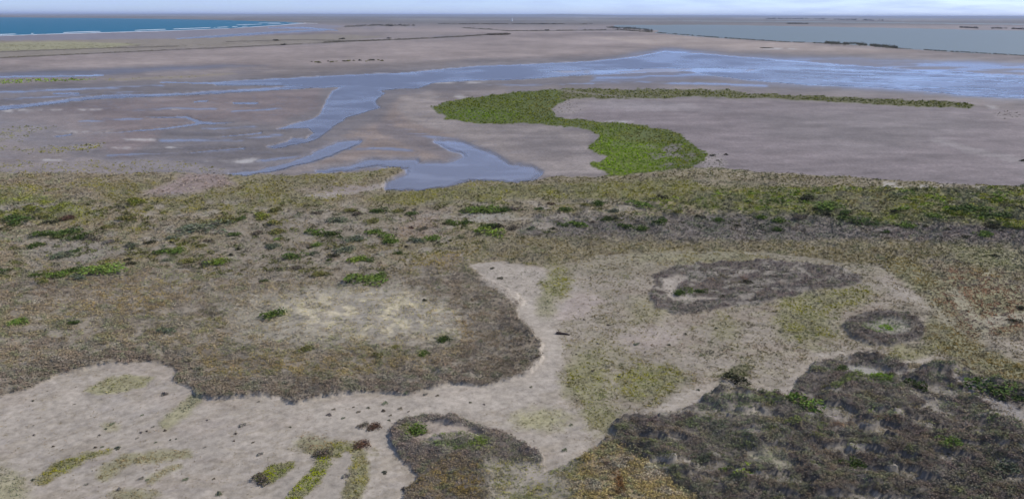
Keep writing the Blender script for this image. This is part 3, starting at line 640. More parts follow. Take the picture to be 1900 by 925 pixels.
# ground: soil colour and wetness from the survey, grain from noise
def ground_material():
    m, n, l, b = new_mat('soil')
    geo = n.new('ShaderNodeNewGeometry')
    ac = n.new('ShaderNodeAttribute'); ac.attribute_name = 'soil'
    aw = n.new('ShaderNodeAttribute'); aw.attribute_name = 'wet'
    n1 = noise_node(n, l, geo.outputs['Position'], 1.3, 6, .65)
    n2 = noise_node(n, l, geo.outputs['Position'], 0.09, 5, .6)
    mr = n.new('ShaderNodeMapRange'); mr.inputs['From Min'].default_value = .3; mr.inputs['From Max'].default_value = .7
    mr.inputs['To Min'].default_value = .72; mr.inputs['To Max'].default_value = 1.22
    l.new(n1.outputs['Fac'], mr.inputs['Value'])
    mr2 = n.new('ShaderNodeMapRange'); mr2.inputs['From Min'].default_value = .3; mr2.inputs['From Max'].default_value = .7
    mr2.inputs['To Min'].default_value = .88; mr2.inputs['To Max'].default_value = 1.1
    l.new(n2.outputs['Fac'], mr2.inputs['Value'])
    mu = n.new('ShaderNodeMath'); mu.operation = 'MULTIPLY'
    l.new(mr.outputs[0], mu.inputs[0]); l.new(mr2.outputs[0], mu.inputs[1])
    vm = n.new('ShaderNodeVectorMath'); vm.operation = 'SCALE'
    l.new(ac.outputs['Color'], vm.inputs[0]); l.new(mu.outputs[0], vm.inputs['Scale'])
    l.new(vm.outputs[0], b.inputs['Base Color'])
    rr = n.new('ShaderNodeMapRange')
    rr.inputs['To Min'].default_value = .95; rr.inputs['To Max'].default_value = .10
    l.new(aw.outputs['Fac'], rr.inputs['Value']); l.new(rr.outputs[0], b.inputs['Roughness'])
    sp = n.new('ShaderNodeMapRange')
    sp.inputs['To Min'].default_value = .15; sp.inputs['To Max'].default_value = .75
    l.new(aw.outputs['Fac'], sp.inputs['Value']); l.new(sp.outputs[0], b.inputs['Specular IOR Level'])
    bp = n.new('ShaderNodeBump'); bp.inputs['Strength'].default_value = .25; bp.inputs['Distance'].default_value = .12
    bs = n.new('ShaderNodeMapRange'); bs.inputs['From Max'].default_value = .7; bs.inputs['To Min'].default_value = .3; bs.inputs['To Max'].default_value = .03
    l.new(aw.outputs['Fac'], bs.inputs['Value']); l.new(bs.outputs[0], bp.inputs['Strength'])
    n3 = noise_node(n, l, geo.outputs['Position'], 2.2, 5, .6)
    l.new(n3.outputs['Fac'], bp.inputs['Height'])
    l.new(bp.outputs[0], b.inputs['Normal'])
    return m

def water_material(name, base, ripple, rough0, rough1, use_calm=False, wscale=(.12, .5), spec=.5):
    m, n, l, b = new_mat(name)
    b.inputs['Base Color'].default_value = (*base, 1)
    b.inputs['IOR'].default_value = 1.33
    b.inputs['Specular IOR Level'].default_value = spec
    geo = n.new('ShaderNodeNewGeometry')
    if use_calm:
        a = n.new('ShaderNodeAttribute'); a.attribute_name = 'calm'
        rr = n.new('ShaderNodeMapRange'); rr.inputs['To Min'].default_value = rough1; rr.inputs['To Max'].default_value = rough0
        l.new(a.outputs['Fac'], rr.inputs['Value']); l.new(rr.outputs[0], b.inputs['Roughness'])
    else:
        b.inputs['Roughness'].default_value = rough0
    mp = n.new('ShaderNodeMapping'); mp.inputs['Scale'].default_value = (wscale[0], wscale[1], 1)
    l.new(geo.outputs['Position'], mp.inputs['Vector'])
    if use_calm:
        ad = n.new('ShaderNodeAttribute'); ad.attribute_name = 'depth'
        dr = n.new('ShaderNodeMapRange'); dr.interpolation_type = 'SMOOTHSTEP'
        dr.inputs['From Min'].default_value = .14; dr.inputs['From Max'].default_value = .95; dr.inputs['To Max'].default_value = .9
        l.new(ad.outputs['Fac'], dr.inputs['Value']); l.new(dr.outputs[0], b.inputs['Alpha'])
    nz = noise_node(n, l, mp.outputs[0], 1.0, 4, .6)
    bp = n.new('ShaderNodeBump'); bp.inputs['Strength'].default_value = ripple; bp.inputs['Distance'].default_value = .3
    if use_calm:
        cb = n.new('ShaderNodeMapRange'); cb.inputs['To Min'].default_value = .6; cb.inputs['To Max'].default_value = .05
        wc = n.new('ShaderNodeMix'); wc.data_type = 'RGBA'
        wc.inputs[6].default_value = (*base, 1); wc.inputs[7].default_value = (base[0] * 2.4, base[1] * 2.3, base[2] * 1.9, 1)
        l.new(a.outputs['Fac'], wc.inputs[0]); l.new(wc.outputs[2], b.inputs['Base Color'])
        l.new(a.outputs['Fac'], cb.inputs['Value']); l.new(cb.outputs[0], bp.inputs['Strength'])
    l.new(nz.outputs['Fac'], bp.inputs['Height']); l.new(bp.outputs[0], b.inputs['Normal'])
    return m

def relief(X, Y, h, w, wet_):
    d = np.hypot(X, Y); nr_ = 1 - sstep(250, 700, d)
    b1 = fbm(X / 5.5, Y / 5.5, 71, 3); b2 = fbm(X / 1.5, Y / 1.5, 72, 3)
    z = h * (.25 + 2.6 * np.clip(b1 - .28, 0, 1) + .75 * (b2 - .4))
    dry = (1 - sstep(.05, .3, w)) * (1 - np.clip(wet_ * 2, 0, 1))
    z = z + (.5 * (fbm(X / 14, Y / 14, 73, 3) - .5) + .16 * (fbm(X / 2.6, Y / 2.6, 74, 3) - .5)) * dry
    return nr_ * z
def shore(w):
    return np.maximum(.28 * (1 - w / .16), -.22)

# ------------------------------------------------------------------ ground sheet (fan of quads, finer near the camera)
def build_rows():
    pys = []
    y = 29.75
    while y < 60: pys.append(y); y += .55 if y > 32 else .22
    while y < 112: pys.append(y); y += .9
    while y < 360: pys.append(y); y += 1.45
    while y < 960: pys.append(y); y += 2.1
    while y < 1300: pys.append(y); y += 8
    _, Yr = to_ground(np.full(len(pys), 950.0), np.array(pys))
    return Yr
Yr = build_rows()
Yr = np.concatenate([[300000.0, 140000.0], Yr[Yr < 120000]])
far_tail = np.array([25.0, 12.0, 0.0, -60.0, -400.0, -4000.0, -60000.0])
Yr = Yr[Yr > 27]
tcols = np.concatenate([[-40, -12, -5, -2.6, -1.6, -1.25], np.arange(-1.1, -.80, .01), np.arange(-.80, .80, .00195), np.arange(.80, 1.1, .01), [1.25, 1.6, 2.6, 5, 12, 40]])
TX, YY = np.meshgrid(tcols, Yr)
GX = TX * YY; GY = YY
# rows behind the last fan row keep the last row's width
Tx2, Yy2 = np.meshgrid(tcols, far_tail)
GX = np.vstack([GX, Tx2 * (Yr[-1] + np.abs(Yy2 - Yr[-1]) * .8)]); GY = np.vstack([GY, Yy2])
nr, nc = GX.shape
gx, gy = GX.ravel(), GY.ravel()
mpx, mpy = to_map(gx, gy)
mpy = np.where(gy < 24, 1500.0, np.minimum(mpy, 1500.0))
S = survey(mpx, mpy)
dist = np.hypot(gx, gy)
zlow = shore(S.water)
near = 1 - sstep(250, 700, dist)
gz = zlow + relief(gx, gy, S.h, S.water, S.wet)
gz += (1 - near) * (1 - S.water) * .5 * sstep(3000, 9000, dist)
idx = np.arange(nr * nc).reshape(nr, nc)
quads = np.stack([idx[1:, :-1], idx[1:, 1:], idx[:-1, 1:], idx[:-1, :-1]], -1).reshape(-1, 4)
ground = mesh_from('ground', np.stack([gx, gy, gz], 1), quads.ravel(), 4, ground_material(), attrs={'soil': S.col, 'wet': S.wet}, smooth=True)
tag(ground, 'sandy coastal plain of mudflats, sand paths and plant litter', 'ground', kind='structure')

def water_sheet(name, fld, mat, label, z=0.0, thr=.12):
    keep = (fld.ravel()[quads] > thr).any(1)
    q = quads[keep]
    u, inv = np.unique(q.ravel(), return_inverse=True)
    v = np.stack([gx[u], gy[u], np.full(len(u), z)], 1)
    o = mesh_from(name, v, inv, 4, mat, attrs={'calm': S.calm[u], 'depth': fld.ravel()[u]}, smooth=True)
    tag(o, label, 'water', kind='structure')
    return o
water_sheet('sea', S.sea, water_material('sea_water', (.005, .12, .20), .6, .5, .5, wscale=(.03, .12), spec=.15), 'teal sea with a straight horizon at the upper left')
water_sheet('lagoon', S.lagoon, water_material('lagoon_water', (.15, .185, .18), .5, .5, .5, wscale=(.05, .2), spec=.4), 'grey-green lagoon behind the sand spit at the upper right')
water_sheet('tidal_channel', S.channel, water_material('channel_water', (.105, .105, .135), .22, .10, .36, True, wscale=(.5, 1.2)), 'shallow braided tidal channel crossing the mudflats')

# surf: low broken rolls of foam along the beach
foam_mat = plain_mat('foam', (.85, .87, .9), .6)
def surf():
    V = []; Fc = []
    lines = [([(-400, 83), (0, 67.0), (100, 63.6), (175, 61.4), (330, 57), (430, 53), (520, 47), (566, 43.6)], 5.5, .22),
             ([(-100, 68.0), (60, 62.6), (250, 56.8), (340, 53.6), (460, 49)], 2.0, .48), ([(440, 46.5), (560, 43), (590, 44)], 2.6, .42), ([(480, 43), (540, 42.2)], 1, .5)]
    for pts, wid, thr in lines:
        P = np.array([g1(*p) for p in pts])
        seg = np.hypot(*np.diff(P, axis=0).T); cum = np.r_[0, np.cumsum(seg)]
        t = np.arange(0, cum[-1], 6.0)
        x = np.interp(t, cum, P[:, 0]); y = np.interp(t, cum, P[:, 1])
        dd = np.hypot(x, y)
        nse = fbm(t / 90.0, t * 0, 17, 4)
        wd = wid * dd / 300 * np.clip((nse - thr) * 4 + .3, 0, 1.2)
        off = (fbm(t / 60.0, t * 0 + 5, 23, 3) - .5) * dd / 60
        for i in range(len(t)):
            b = len(V)
            V += [(x[i], y[i] + off[i] - wd[i], .02), (x[i], y[i] + off[i] - wd[i] * .2, .5 + .5 * nse[i]), (x[i], y[i] + off[i] + wd[i], .02)]
            if i and wd[i] > .2 and wd[i - 1] > .2 :
                for k in range(2):
                    Fc += [b - 3 + k, b + k, b + k + 1, b - 3 + k + 1]
    o = mesh_from('surf_foam', np.array(V), np.array(Fc), 4, foam_mat, smooth=True)
    tag(o, 'broken white line of surf where the sea meets the beach', 'surf', kind='stuff')
surf()

# far low hills on the horizon
def hills():
    m, n, l, b = new_mat('hill_cover')
    b.inputs['Base Color'].default_value = (.09, .10, .085, 1); b.inputs['Roughness'].default_value = 1
    xs = np.linspace(-34000, 34000, 500)
    prof = 22 + 50 * fbm(xs / 5200, xs * 0, 5, 4) + 36 * np.exp(-((xs - 2300) / 1500) ** 2) + 12 * sstep(0, 20000, xs)
    prof *= 1 - .55 * sstep(-7000, -22000, xs)
    ys = [26000, 27000, 28500, 31000]; fz = [0, .75, 1.0, -.02]
    V = np.concatenate([np.stack([xs, np.full_like(xs, y) + 700 * fbm(xs / 3000, xs * 0 + j, 9, 3), prof * f - 1 * (f == 0)], 1) for j, (y, f) in enumerate(zip(ys, fz))])
    ix = np.arange(4 * 500).reshape(4, 500)
    q = np.stack([ix[:-1, :-1], ix[:-1, 1:], ix[1:, 1:], ix[1:, :-1]], -1).reshape(-1)
    o = mesh_from('hills', V, q, 4, m, smooth=True)
    tag(o, 'low blue hills along the far horizon', 'hills', kind='structure')
hills()

# ------------------------------------------------------------------ plant cover
def soft_normal(n, l, b, k=.6, lie=False):
    g = n.new('ShaderNodeNewGeometry')
    sc = n.new('ShaderNodeVectorMath'); sc.operation = 'SCALE'; sc.inputs['Scale'].default_value = k
    ad = n.new('ShaderNodeVectorMath'); ad.operation = 'ADD'; ad.inputs[1].default_value = (0, 0, .65)
    nm = n.new('ShaderNodeVectorMath'); nm.operation = 'NORMALIZE'
    if lie:
        at = n.new('ShaderNodeAttribute'); at.attribute_name = 'lie'
        ma = n.new('ShaderNodeVectorMath'); ma.operation = 'MULTIPLY_ADD'
        ma.inputs[1].default_value = (1.4, 1.4, 1.4); ma.inputs[2].default_value = (-.7, -.7, -.7)
        l.new(at.outputs['Color'], ma.inputs[0]); l.new(ma.outputs[0], ad.inputs[1])
    l.new(g.outputs['Normal'], sc.inputs[0]); l.new(sc.outputs[0], ad.inputs[0]); l.new(ad.outputs[0], nm.inputs[0])
    l.new(nm.outputs[0], b.inputs['Normal'])

def leaf_material(name, mult=1.0):
    m, n, l, b = new_mat(name)
    a = n.new('ShaderNodeAttribute'); a.attribute_name = 'leaf'
    l.new(a.outputs['Color'], b.inputs['Base Color'])
    b.inputs['Roughness'].default_value = .9
    b.inputs['Specular IOR Level'].default_value = .0
    soft_normal(n, l, b, .37, True)
    return m
COVER_MAT = leaf_material('plant_cover')

def tuft_templates(n_t, ntri, w, flat=.6, leaf=.42):
    T = []
    for _ in range(n_t):
        c = rng.normal(size=(ntri, 3)); c /= np.linalg.norm(c, axis=1)[:, None]
        r = rng.uniform(.25, 1, ntri) ** .6
        c = c * r[:, None] * np.array([.5, .5, flat]) * w
        c[:, 2] = np.abs(c[:, 2])
        a = rng.normal(size=(ntri, 3, 3)) * leaf * w * np.array([.6, .6, .5])
        T.append(c[:, None, :] + a * .6)
    return T

def scatter(name, X, Y, Z, size, colr, ntri, label, cat, flat=.6, leaf=.42, vary=.11, nrm=None):
    n = len(X)
    if n == 0: return
    T = np.stack(tuft_templates(12, ntri, 1.0, flat, leaf))
    pick = rng.integers(0, 12, n)
    ang = rng.uniform(0, 2 * math.pi, n)
    v = T[pick]                                  # n, ntri, 3, 3
    ca, sa = np.cos(ang)[:, None, None], np.sin(ang)[:, None, None]
    x = (v[..., 0] * ca - v[..., 1] * sa) * size[:, None, None] + X[:, None, None]
    y = (v[..., 0] * sa + v[..., 1] * ca) * size[:, None, None] + Y[:, None, None]
    z = v[..., 2] * size[:, None, None] + Z[:, None, None]
    P = np.stack([x, y, z], -1).reshape(-1, 3)
    k = (1 + vary * rng.normal(size=n)).clip(.45, 1.8)
    hue = 1 + .03 * rng.normal(size=(n, 3))
    c = (colr * k[:, None] * hue).clip(.012, .7)
    lv = (1 + .09 * rng.normal(size=(n, ntri))).clip(.5, 1.6)
    C = (c[:, None, :] * lv[..., None])
    C = np.repeat(C.reshape(-1, 3), 3, axis=0)
    o = mesh_from(name, P, np.arange(len(P)), 3, COVER_MAT, attrs={'leaf': C, 'lie': np.repeat((np.tile([0, 0, 1.], (n, 1)) if nrm is None else nrm) * .5 + .5, ntri * 3, axis=0)})
    tag(o, label, cat, kind='stuff')

NC = 740000
cx = rng.uniform(-430, 2330, NC); cy = rng.uniform(140, 1120, NC)
Cs = survey(cx, cy)
wx, wy = to_ground(cx, cy)
gd = np.hypot(wx, wy)
clump = fbm(wx / 1.6, wy / 1.6, 88, 3)
keepp = Cs.dens * np.where(Cs.dens > .8, 1.0, .45 + 1.1 * sstep(.4, .65, clump))
take = (rng.uniform(size=NC) < keepp) & (Cs.water < .45)
patchv = .8 + .4 * fbm(wx / 2.5, wy / 2.5, 188, 3)
def ground_z(i):
    f = lambda X, Y: relief(X, Y, Cs.h[i] * 1.15, Cs.water[i], Cs.wet[i])
    z0 = f(wx[i], wy[i]); e = .35
    zx = (f(wx[i] + e, wy[i]) - z0) / e; zy = (f(wx[i], wy[i] + e) - z0) / e
    nn = np.stack([-zx, -zy, np.ones(len(i))], 1)
    nn /= np.linalg.norm(nn, axis=1)[:, None]
    return shore(Cs.water[i]) + z0, nn
for kind_, nm, lab, cat, fl_, ntri in (
        (K_GRASS, 'dry_grass_cover', 'dry grey-brown grass and low herbs covering the plain and sand', 'grass', .36, 6),
        (K_HEATH, 'heath_scrub_cover', 'dense dark grey-brown heath scrub in rounded thickets', 'scrub', .5, 7),
        (K_MARSH, 'marsh_plant_cover', 'bright green marsh plants in an S-shaped band on the mudflat', 'marsh plants', .42, 6)):
    i = np.nonzero(take & (Cs.kind == kind_))[0]
    sz = (0.165 + 0.0029 * gd[i]) * Cs.size[i] * rng.uniform(.7, 1.35, len(i))
    gzz, gnn = ground_z(i)
    scatter(nm, wx[i], wy[i], gzz - .03, sz, Cs.tcol[i] * patchv[i][:, None], ntri, lab, cat, fl_, nrm=gnn)

# far scrub lines
def far_scrub():
    X, Y, Sz, C = [], [], [], []
    def ln(pts, n, spread, size, c):
        P = np.array(pts, float)
        cum = np.r_[0, np.cumsum(np.hypot(*np.diff(P, axis=0).T))]
        n = int(n * 2.6); t = rng.uniform(0, cum[-1], n)
        px_ = np.interp(t, cum, P[:, 0]) ; py_ = np.interp(t, cum, P[:, 1]) + rng.normal(size=n) * spread
        k = fbm(px_ / 12, py_ / 3, 64, 3) > .36
        a, b = to_ground(px_[k], np.maximum(py_[k], 36))
        X.append(a); Y.append(b); m = k.sum()
        Sz.append(size * .45 * np.hypot(a, b) / 1000 * rng.uniform(.5, 1.5, m)); C.append(np.tile(c, (m, 1)))
    dk = np.array([.13, .12, .075]); ol = np.array([.16, .145, .07])
    ln([(-300, 118), (0, 108), (150, 101), (300, 94), (480, 86), (560, 82), (640, 78)], 900, .5, 2.2, dk * 1.3)
    ln([(-300, 98), (0, 86), (260, 86)], 900, 2.6, 1.8, ol * 1.4)
    ln([(0, 95), (330, 86), (560, 76), (640, 76)], 500, 1.4, 1.8, dk * 1.5)
    ln([(600, 79), (760, 73), (860, 68), (915, 64)], 600, .4, 2.6, dk)
    ln([(860, 52), (910, 55), (945, 58), (1060, 57), (1150, 56), (1210, 59)], 500, .3, 2.6, dk)
    ln([(640, 50), (700, 47), (770, 48)], 260, 1.0, 2.6, dk)
    ln([(800, 45), (1000, 45), (1100, 45)], 400, .2, 2.6, dk * .8)
    ln([(1125, 52), (1180, 54), (1215, 58)], 260, .9, 3.2, dk)
    ln([(1150, 56), (1270, 65), (1330, 70), (1450, 78), (1530, 81)], 700, .25, 2.4, dk)
    ln([(1530, 80), (1600, 83), (1665, 89)], 800, 1.3, 3.0, dk * 1.25)
    ln([(1660, 90), (1800, 98), (1900, 104), (2100, 116)], 600, .3, 2.4, dk)
    ln([(1460, 44.5), (1500, 45)], 60, .3, 3.4, dk * .7)
    ln([(1780, 51.5), (1815, 53)], 60, .3, 3.4, dk * .7)
    ln([(1840, 53), (1900, 55)], 80, .3, 3.4, dk * .7)
    ln([(680, 104), (780, 112)], 60, 2, 1.6, ol * 1.4)
    ln([(1420, 34), (1640, 39)], 200, .3, 3.4, dk * .7)
    X, Y, Sz, C = map(np.concatenate, (X, Y, Sz, C))
    scatter('distant_scrub', X, Y, np.full(len(X), .1), Sz, C, 10, 'thin dark lines of distant scrub along dunes and lagoon shores', 'scrub', .8, .5)
far_scrub()

# ------------------------------------------------------------------ individual shrubs
def lump_shape(seed, nl, leaves, leafsize, flat):
    r = np.random.default_rng(seed)
    cs = np.stack([r.uniform(-.36, .36, nl), r.uniform(-.30, .30, nl), r.uniform(.0, .12, nl)], 1); cs[0] = 0
    rs = r.uniform(.17, .33, nl)
    P = []; C = []
    for i in range(leaves):
        k = r.integers(nl)
        d = r.normal(size=3); d /= np.linalg.norm(d); d[2] = abs(d[2]) * 1.1 - .1
        q = cs[k] + d * rs[k] * r.uniform(.72, 1.12) * np.array([1, 1, flat * 2])
        q[2] = max(q[2], .005)
        a = r.normal(size=(3, 3)) * leafsize
        P.append(q + a)
        C.append(np.full((3, 3), r.uniform(.65, 1.35)) * (1 + .08 * r.normal(size=3)))
    return np.concatenate(P), np.concatenate(C)

def stem_mesh(seed, nst=7):
    r = np.random.default_rng(seed)
    V = []; F = []
    for _ in range(nst):
        a = r.uniform(0, 6.28); ln_ = r.uniform(.25, .4)
        top = np.array([math.cos(a) * ln_, math.sin(a) * ln_, r.uniform(.12, .26)])
        mid_ = top * np.array([.45, .45, .6]); base = np.array([math.cos(a) * .02, math.sin(a) * .02, -.03])
        b0 = len(V)
        for j, (c, w) in enumerate(((base, .016), (mid_, .011), (top, .004))):
            for q in range(4):
                an = q * math.pi / 2
                V.append(c + np.array([math.cos(an) * w, math.sin(an) * w, 0]))
        for j in range(2):
            for q in range(4):
                F += [b0 + j * 4 + q, b0 + j * 4 + (q + 1) % 4, b0 + j * 4 + 4 + (q + 1) % 4, b0 + j * 4 + 4 + q]
    return np.array(V), np.array(F)

def foliage_mat(name, c):
    m, n, l, b = new_mat(name)
    a = n.new('ShaderNodeAttribute'); a.attribute_name = 'leaf'
    mx = n.new('ShaderNodeMix'); mx.data_type = 'RGBA'; mx.blend_type = 'MULTIPLY'; mx.inputs[0].default_value = 1
    mx.inputs[6].default_value = (*[float(v) for v in c], 1)
    l.new(a.outputs['Color'], mx.inputs[7]); 
    oi = n.new('ShaderNodeObjectInfo')
    mr = n.new('ShaderNodeMapRange'); mr.inputs['To Min'].default_value = .75; mr.inputs['To Max'].default_value = 1.25
    l.new(oi.outputs['Random'], mr.inputs['Value'])
    vm = n.new('ShaderNodeVectorMath'); vm.operation = 'SCALE'
    l.new(mx.outputs[2], vm.inputs[0]); l.new(mr.outputs[0], vm.inputs['Scale'])
    l.new(vm.outputs[0], b.inputs['Base Color'])
    b.inputs['Roughness'].default_value = .8; b.inputs['Specular IOR Level'].default_value = .05
    soft_normal(n, l, b, .8)
    return m
FM = {'dark green': foliage_mat('dark_green_leaves', (.075, .11, .028)), 'green': foliage_mat('green_leaves', (.13, .185, .038)),
      'bright green': foliage_mat('bright_green_leaves', (.19, .25, .04)), 'olive': foliage_mat('olive_leaves', (.18, .17, .055)),
      'grey-green': foliage_mat('grey_green_leaves', (.14, .155, .095)), 'brown': foliage_mat('brown_leaves', (.15, .125, .09)),
      'reddish brown': foliage_mat('reddish_brown_leaves', (.14, .085, .055)), 'grey': foliage_mat('grey_leaves', (.20, .18, .15)),
      'blackish': foliage_mat('blackish_leaves', (.05, .05, .028)), 'yellow-green': foliage_mat('yellow_green_leaves', (.22, .23, .04))}
STEM_MAT = plain_mat('bark', (.14, .11, .085), .9)

def proto_parts(nm, seed, nl, leaves, ls, flat):
    P, C = lump_shape(seed, nl, leaves, ls, flat)
    fo = mesh_from('foliage', P, np.arange(len(P)), 3, FM['green'], attrs={'leaf': C})
    sv, sf = stem_mesh(seed + 100)
    st = mesh_from('stems', sv, sf, 4, STEM_MAT)
    return fo, st
PROTO = [proto_parts('shrub', 11, 7, 620, .035, .42), proto_parts('shrub', 12, 9, 700, .033, .36), proto_parts('shrub', 13, 5, 520, .038, .5),
         proto_parts('shrub', 14, 11, 760, .031, .33)]
PROTO_S = [proto_parts('tuft', 21, 4, 150, .07, .5), proto_parts('tuft', 22, 3, 130, .075, .42)]
used = set()

def put_shrub(px_, py_, wpx, colour, label, group=None, small=False, name='shrub', hk=1.0, k=None, cat='shrub', dpx=None):
    protos = PROTO_S if small else PROTO
    k = random.randrange(len(protos)) if k is None else k
    x, y = g1(px_, py_)
    d = math.hypot(math.hypot(x, y), H)
    w = wpx * d / FPX * (1.25 if not small else 1.15)
    root = bpy.data.objects.new(name, None)
    root.empty_display_size = .2
    col_root.objects.link(root)
    s0 = survey(np.array([px_], float), np.array([py_], float))
    z = float((shore(s0.water) + relief(np.array([x]), np.array([y]), s0.h, s0.water, s0.wet))[0])
    root.location = (x, y, max(z, 0) - .02)
    yaw = random.uniform(-.35, .35) + (math.pi if random.random() < .5 else 0)
    root.rotation_euler = (0, 0, yaw)
    hh = min(max(w * .75, .35), 2.6 + .002 * d) * hk
    dy_ = w * (1.0 if dpx is None else dpx)
    root.scale = (w, dy_, hh)
    for q, src in enumerate(protos[k]):
        key = (small, k, q)
        if key in used:
            o = src.copy(); col_root.objects.link(o)
        else:
            o = src; used.add(key)
        o.parent = root
        if q == 0:
            o.material_slots[0].link = 'OBJECT'
            o.material_slots[0].material = FM[colour]
    tag(root, label, cat, group)
    return root

G = 'green'; DG = 'dark green'; BG = 'bright green'; OL = 'olive'; GG = 'grey-green'; BR = 'brown'; RB = 'reddish brown'; GR = 'grey'; BK = 'blackish'; YG = 'yellow-green'
# landmark shrubs with their own words: (px, base py, width px, colour, label, short name)
LAND = [
 (675, 524, 56, G, 'broad domed green shrub above the pale straw patch, left of centre', 'broad domed green shrub'),
 (901, 396, 58, G, 'long flat bright green shrub just below the olive belt, centre', 'long flat green shrub'),
 (912, 437, 44, BG, 'wide light green shrub in the centre with a black shrub behind its right end', 'wide light green shrub'),
 (403, 491, 28, BG, 'vivid yellowish green round shrub left of centre with dark shade below', 'vivid round green shrub'),
 (195, 512, 54, G, 'long green shrub at the left edge of the golden grass', 'long green shrub by the golden grass'),
 (118, 437, 36, DG, 'tall dark green domed shrub, largest of the left cluster', 'tall dark domed shrub at left'),
 (378, 427, 62, GG, 'large straggling grey-green shrub with several crowns at left centre', 'large straggling grey-green shrub'),
 (660, 488, 26, BG, 'bright lime shrub at the lower right of the grey-green clump', 'bright lime shrub'),
 (545, 481, 32, DG, 'dark rounded shrub left of the grey-green clump', 'dark rounded shrub'),
 (28, 415, 38, DG, 'dark green flat shrub at the far left edge below yellow-green grass', 'flat dark shrub at far left'),
 (1858, 738, 62, DG, 'big dark green bush on the right edge beside the sandy track', 'big dark bush at right edge'),
 (1390, 893, 44, BG, 'bright green bush with a black shaded left side in the lower right heath', 'bright bush in the lower heath'),
 (1495, 766, 46, G, 'mid green bush at the left notch of the dark heath thicket', 'green bush in the thicket notch'),
 (505, 590, 34, G, 'small bright green flat shrub left of the pale straw patch', 'flat green shrub by the straw patch'),
 (788, 664, 22, G, 'green round shrub with dark left side near the heath rim', 'round green shrub near heath rim'),
 (826, 636, 26, DG, 'dark green shrub below the right end of the straw patch', 'dark shrub below the straw patch'),
 (565, 655, 24, OL, 'dark olive shrub below the left end of the straw patch', 'olive shrub below the straw patch'),
 (1595, 418, 46, DG, 'deep green wide shrub on the right where green belt meets grey scrub', 'deep green wide shrub'),
 (1680, 423, 36, G, 'olive-edged green shrub right of centre in the green belt', 'green shrub in the right belt'),
 (1781, 396, 40, DG, 'darkest green shrub in the belt near the right edge', 'darkest shrub of the right belt'),
 (1184, 383, 38, G, 'light green shrub below the green marsh foot', 'light green shrub below the marsh'),
 (1221, 420, 26, DG, 'dark compact shrub right of the centre scrub row', 'dark compact shrub'),
 (1071, 421, 28, G, 'green low shrub in the row right of centre', 'low green shrub right of centre'),
 (925, 424, 24, BK, 'nearly black shrub standing behind the wide light green shrub', 'nearly black shrub'),
 (1491, 374, 28, BK, 'black narrow shrub on the yellow-green belt at right', 'black narrow shrub'),
 (629, 415, 30, GG, 'grey-olive domed shrub above the central grey-green clump', 'grey-olive domed shrub'),
 (40, 606, 26, G, 'green shrub alone in brown heath near the left edge', 'lone green shrub at left edge'),
 (1365, 708, 34, BK, 'dark flat shrub on pale sand left of the dark heath thicket', 'dark flat shrub on sand'),
 (768, 806, 38, G, 'olive green shrub in the sandy hollow of the lower thicket', 'olive shrub in the sandy hollow'),
 (1585, 872, 32, DG, 'dark green bush deep inside the lower right heath', 'dark bush in the lower right heath'),
 (239, 411, 28, OL, 'olive shrub with a pale sandy spot above its left side', 'olive shrub with pale spot'),
 (1540, 392, 48, G, 'wide green shrub in the middle of the right-hand belt', 'wide green shrub of the right belt'),
]
for a in LAND:
    put_shrub(a[0], a[1], a[2], a[3], a[4], None)
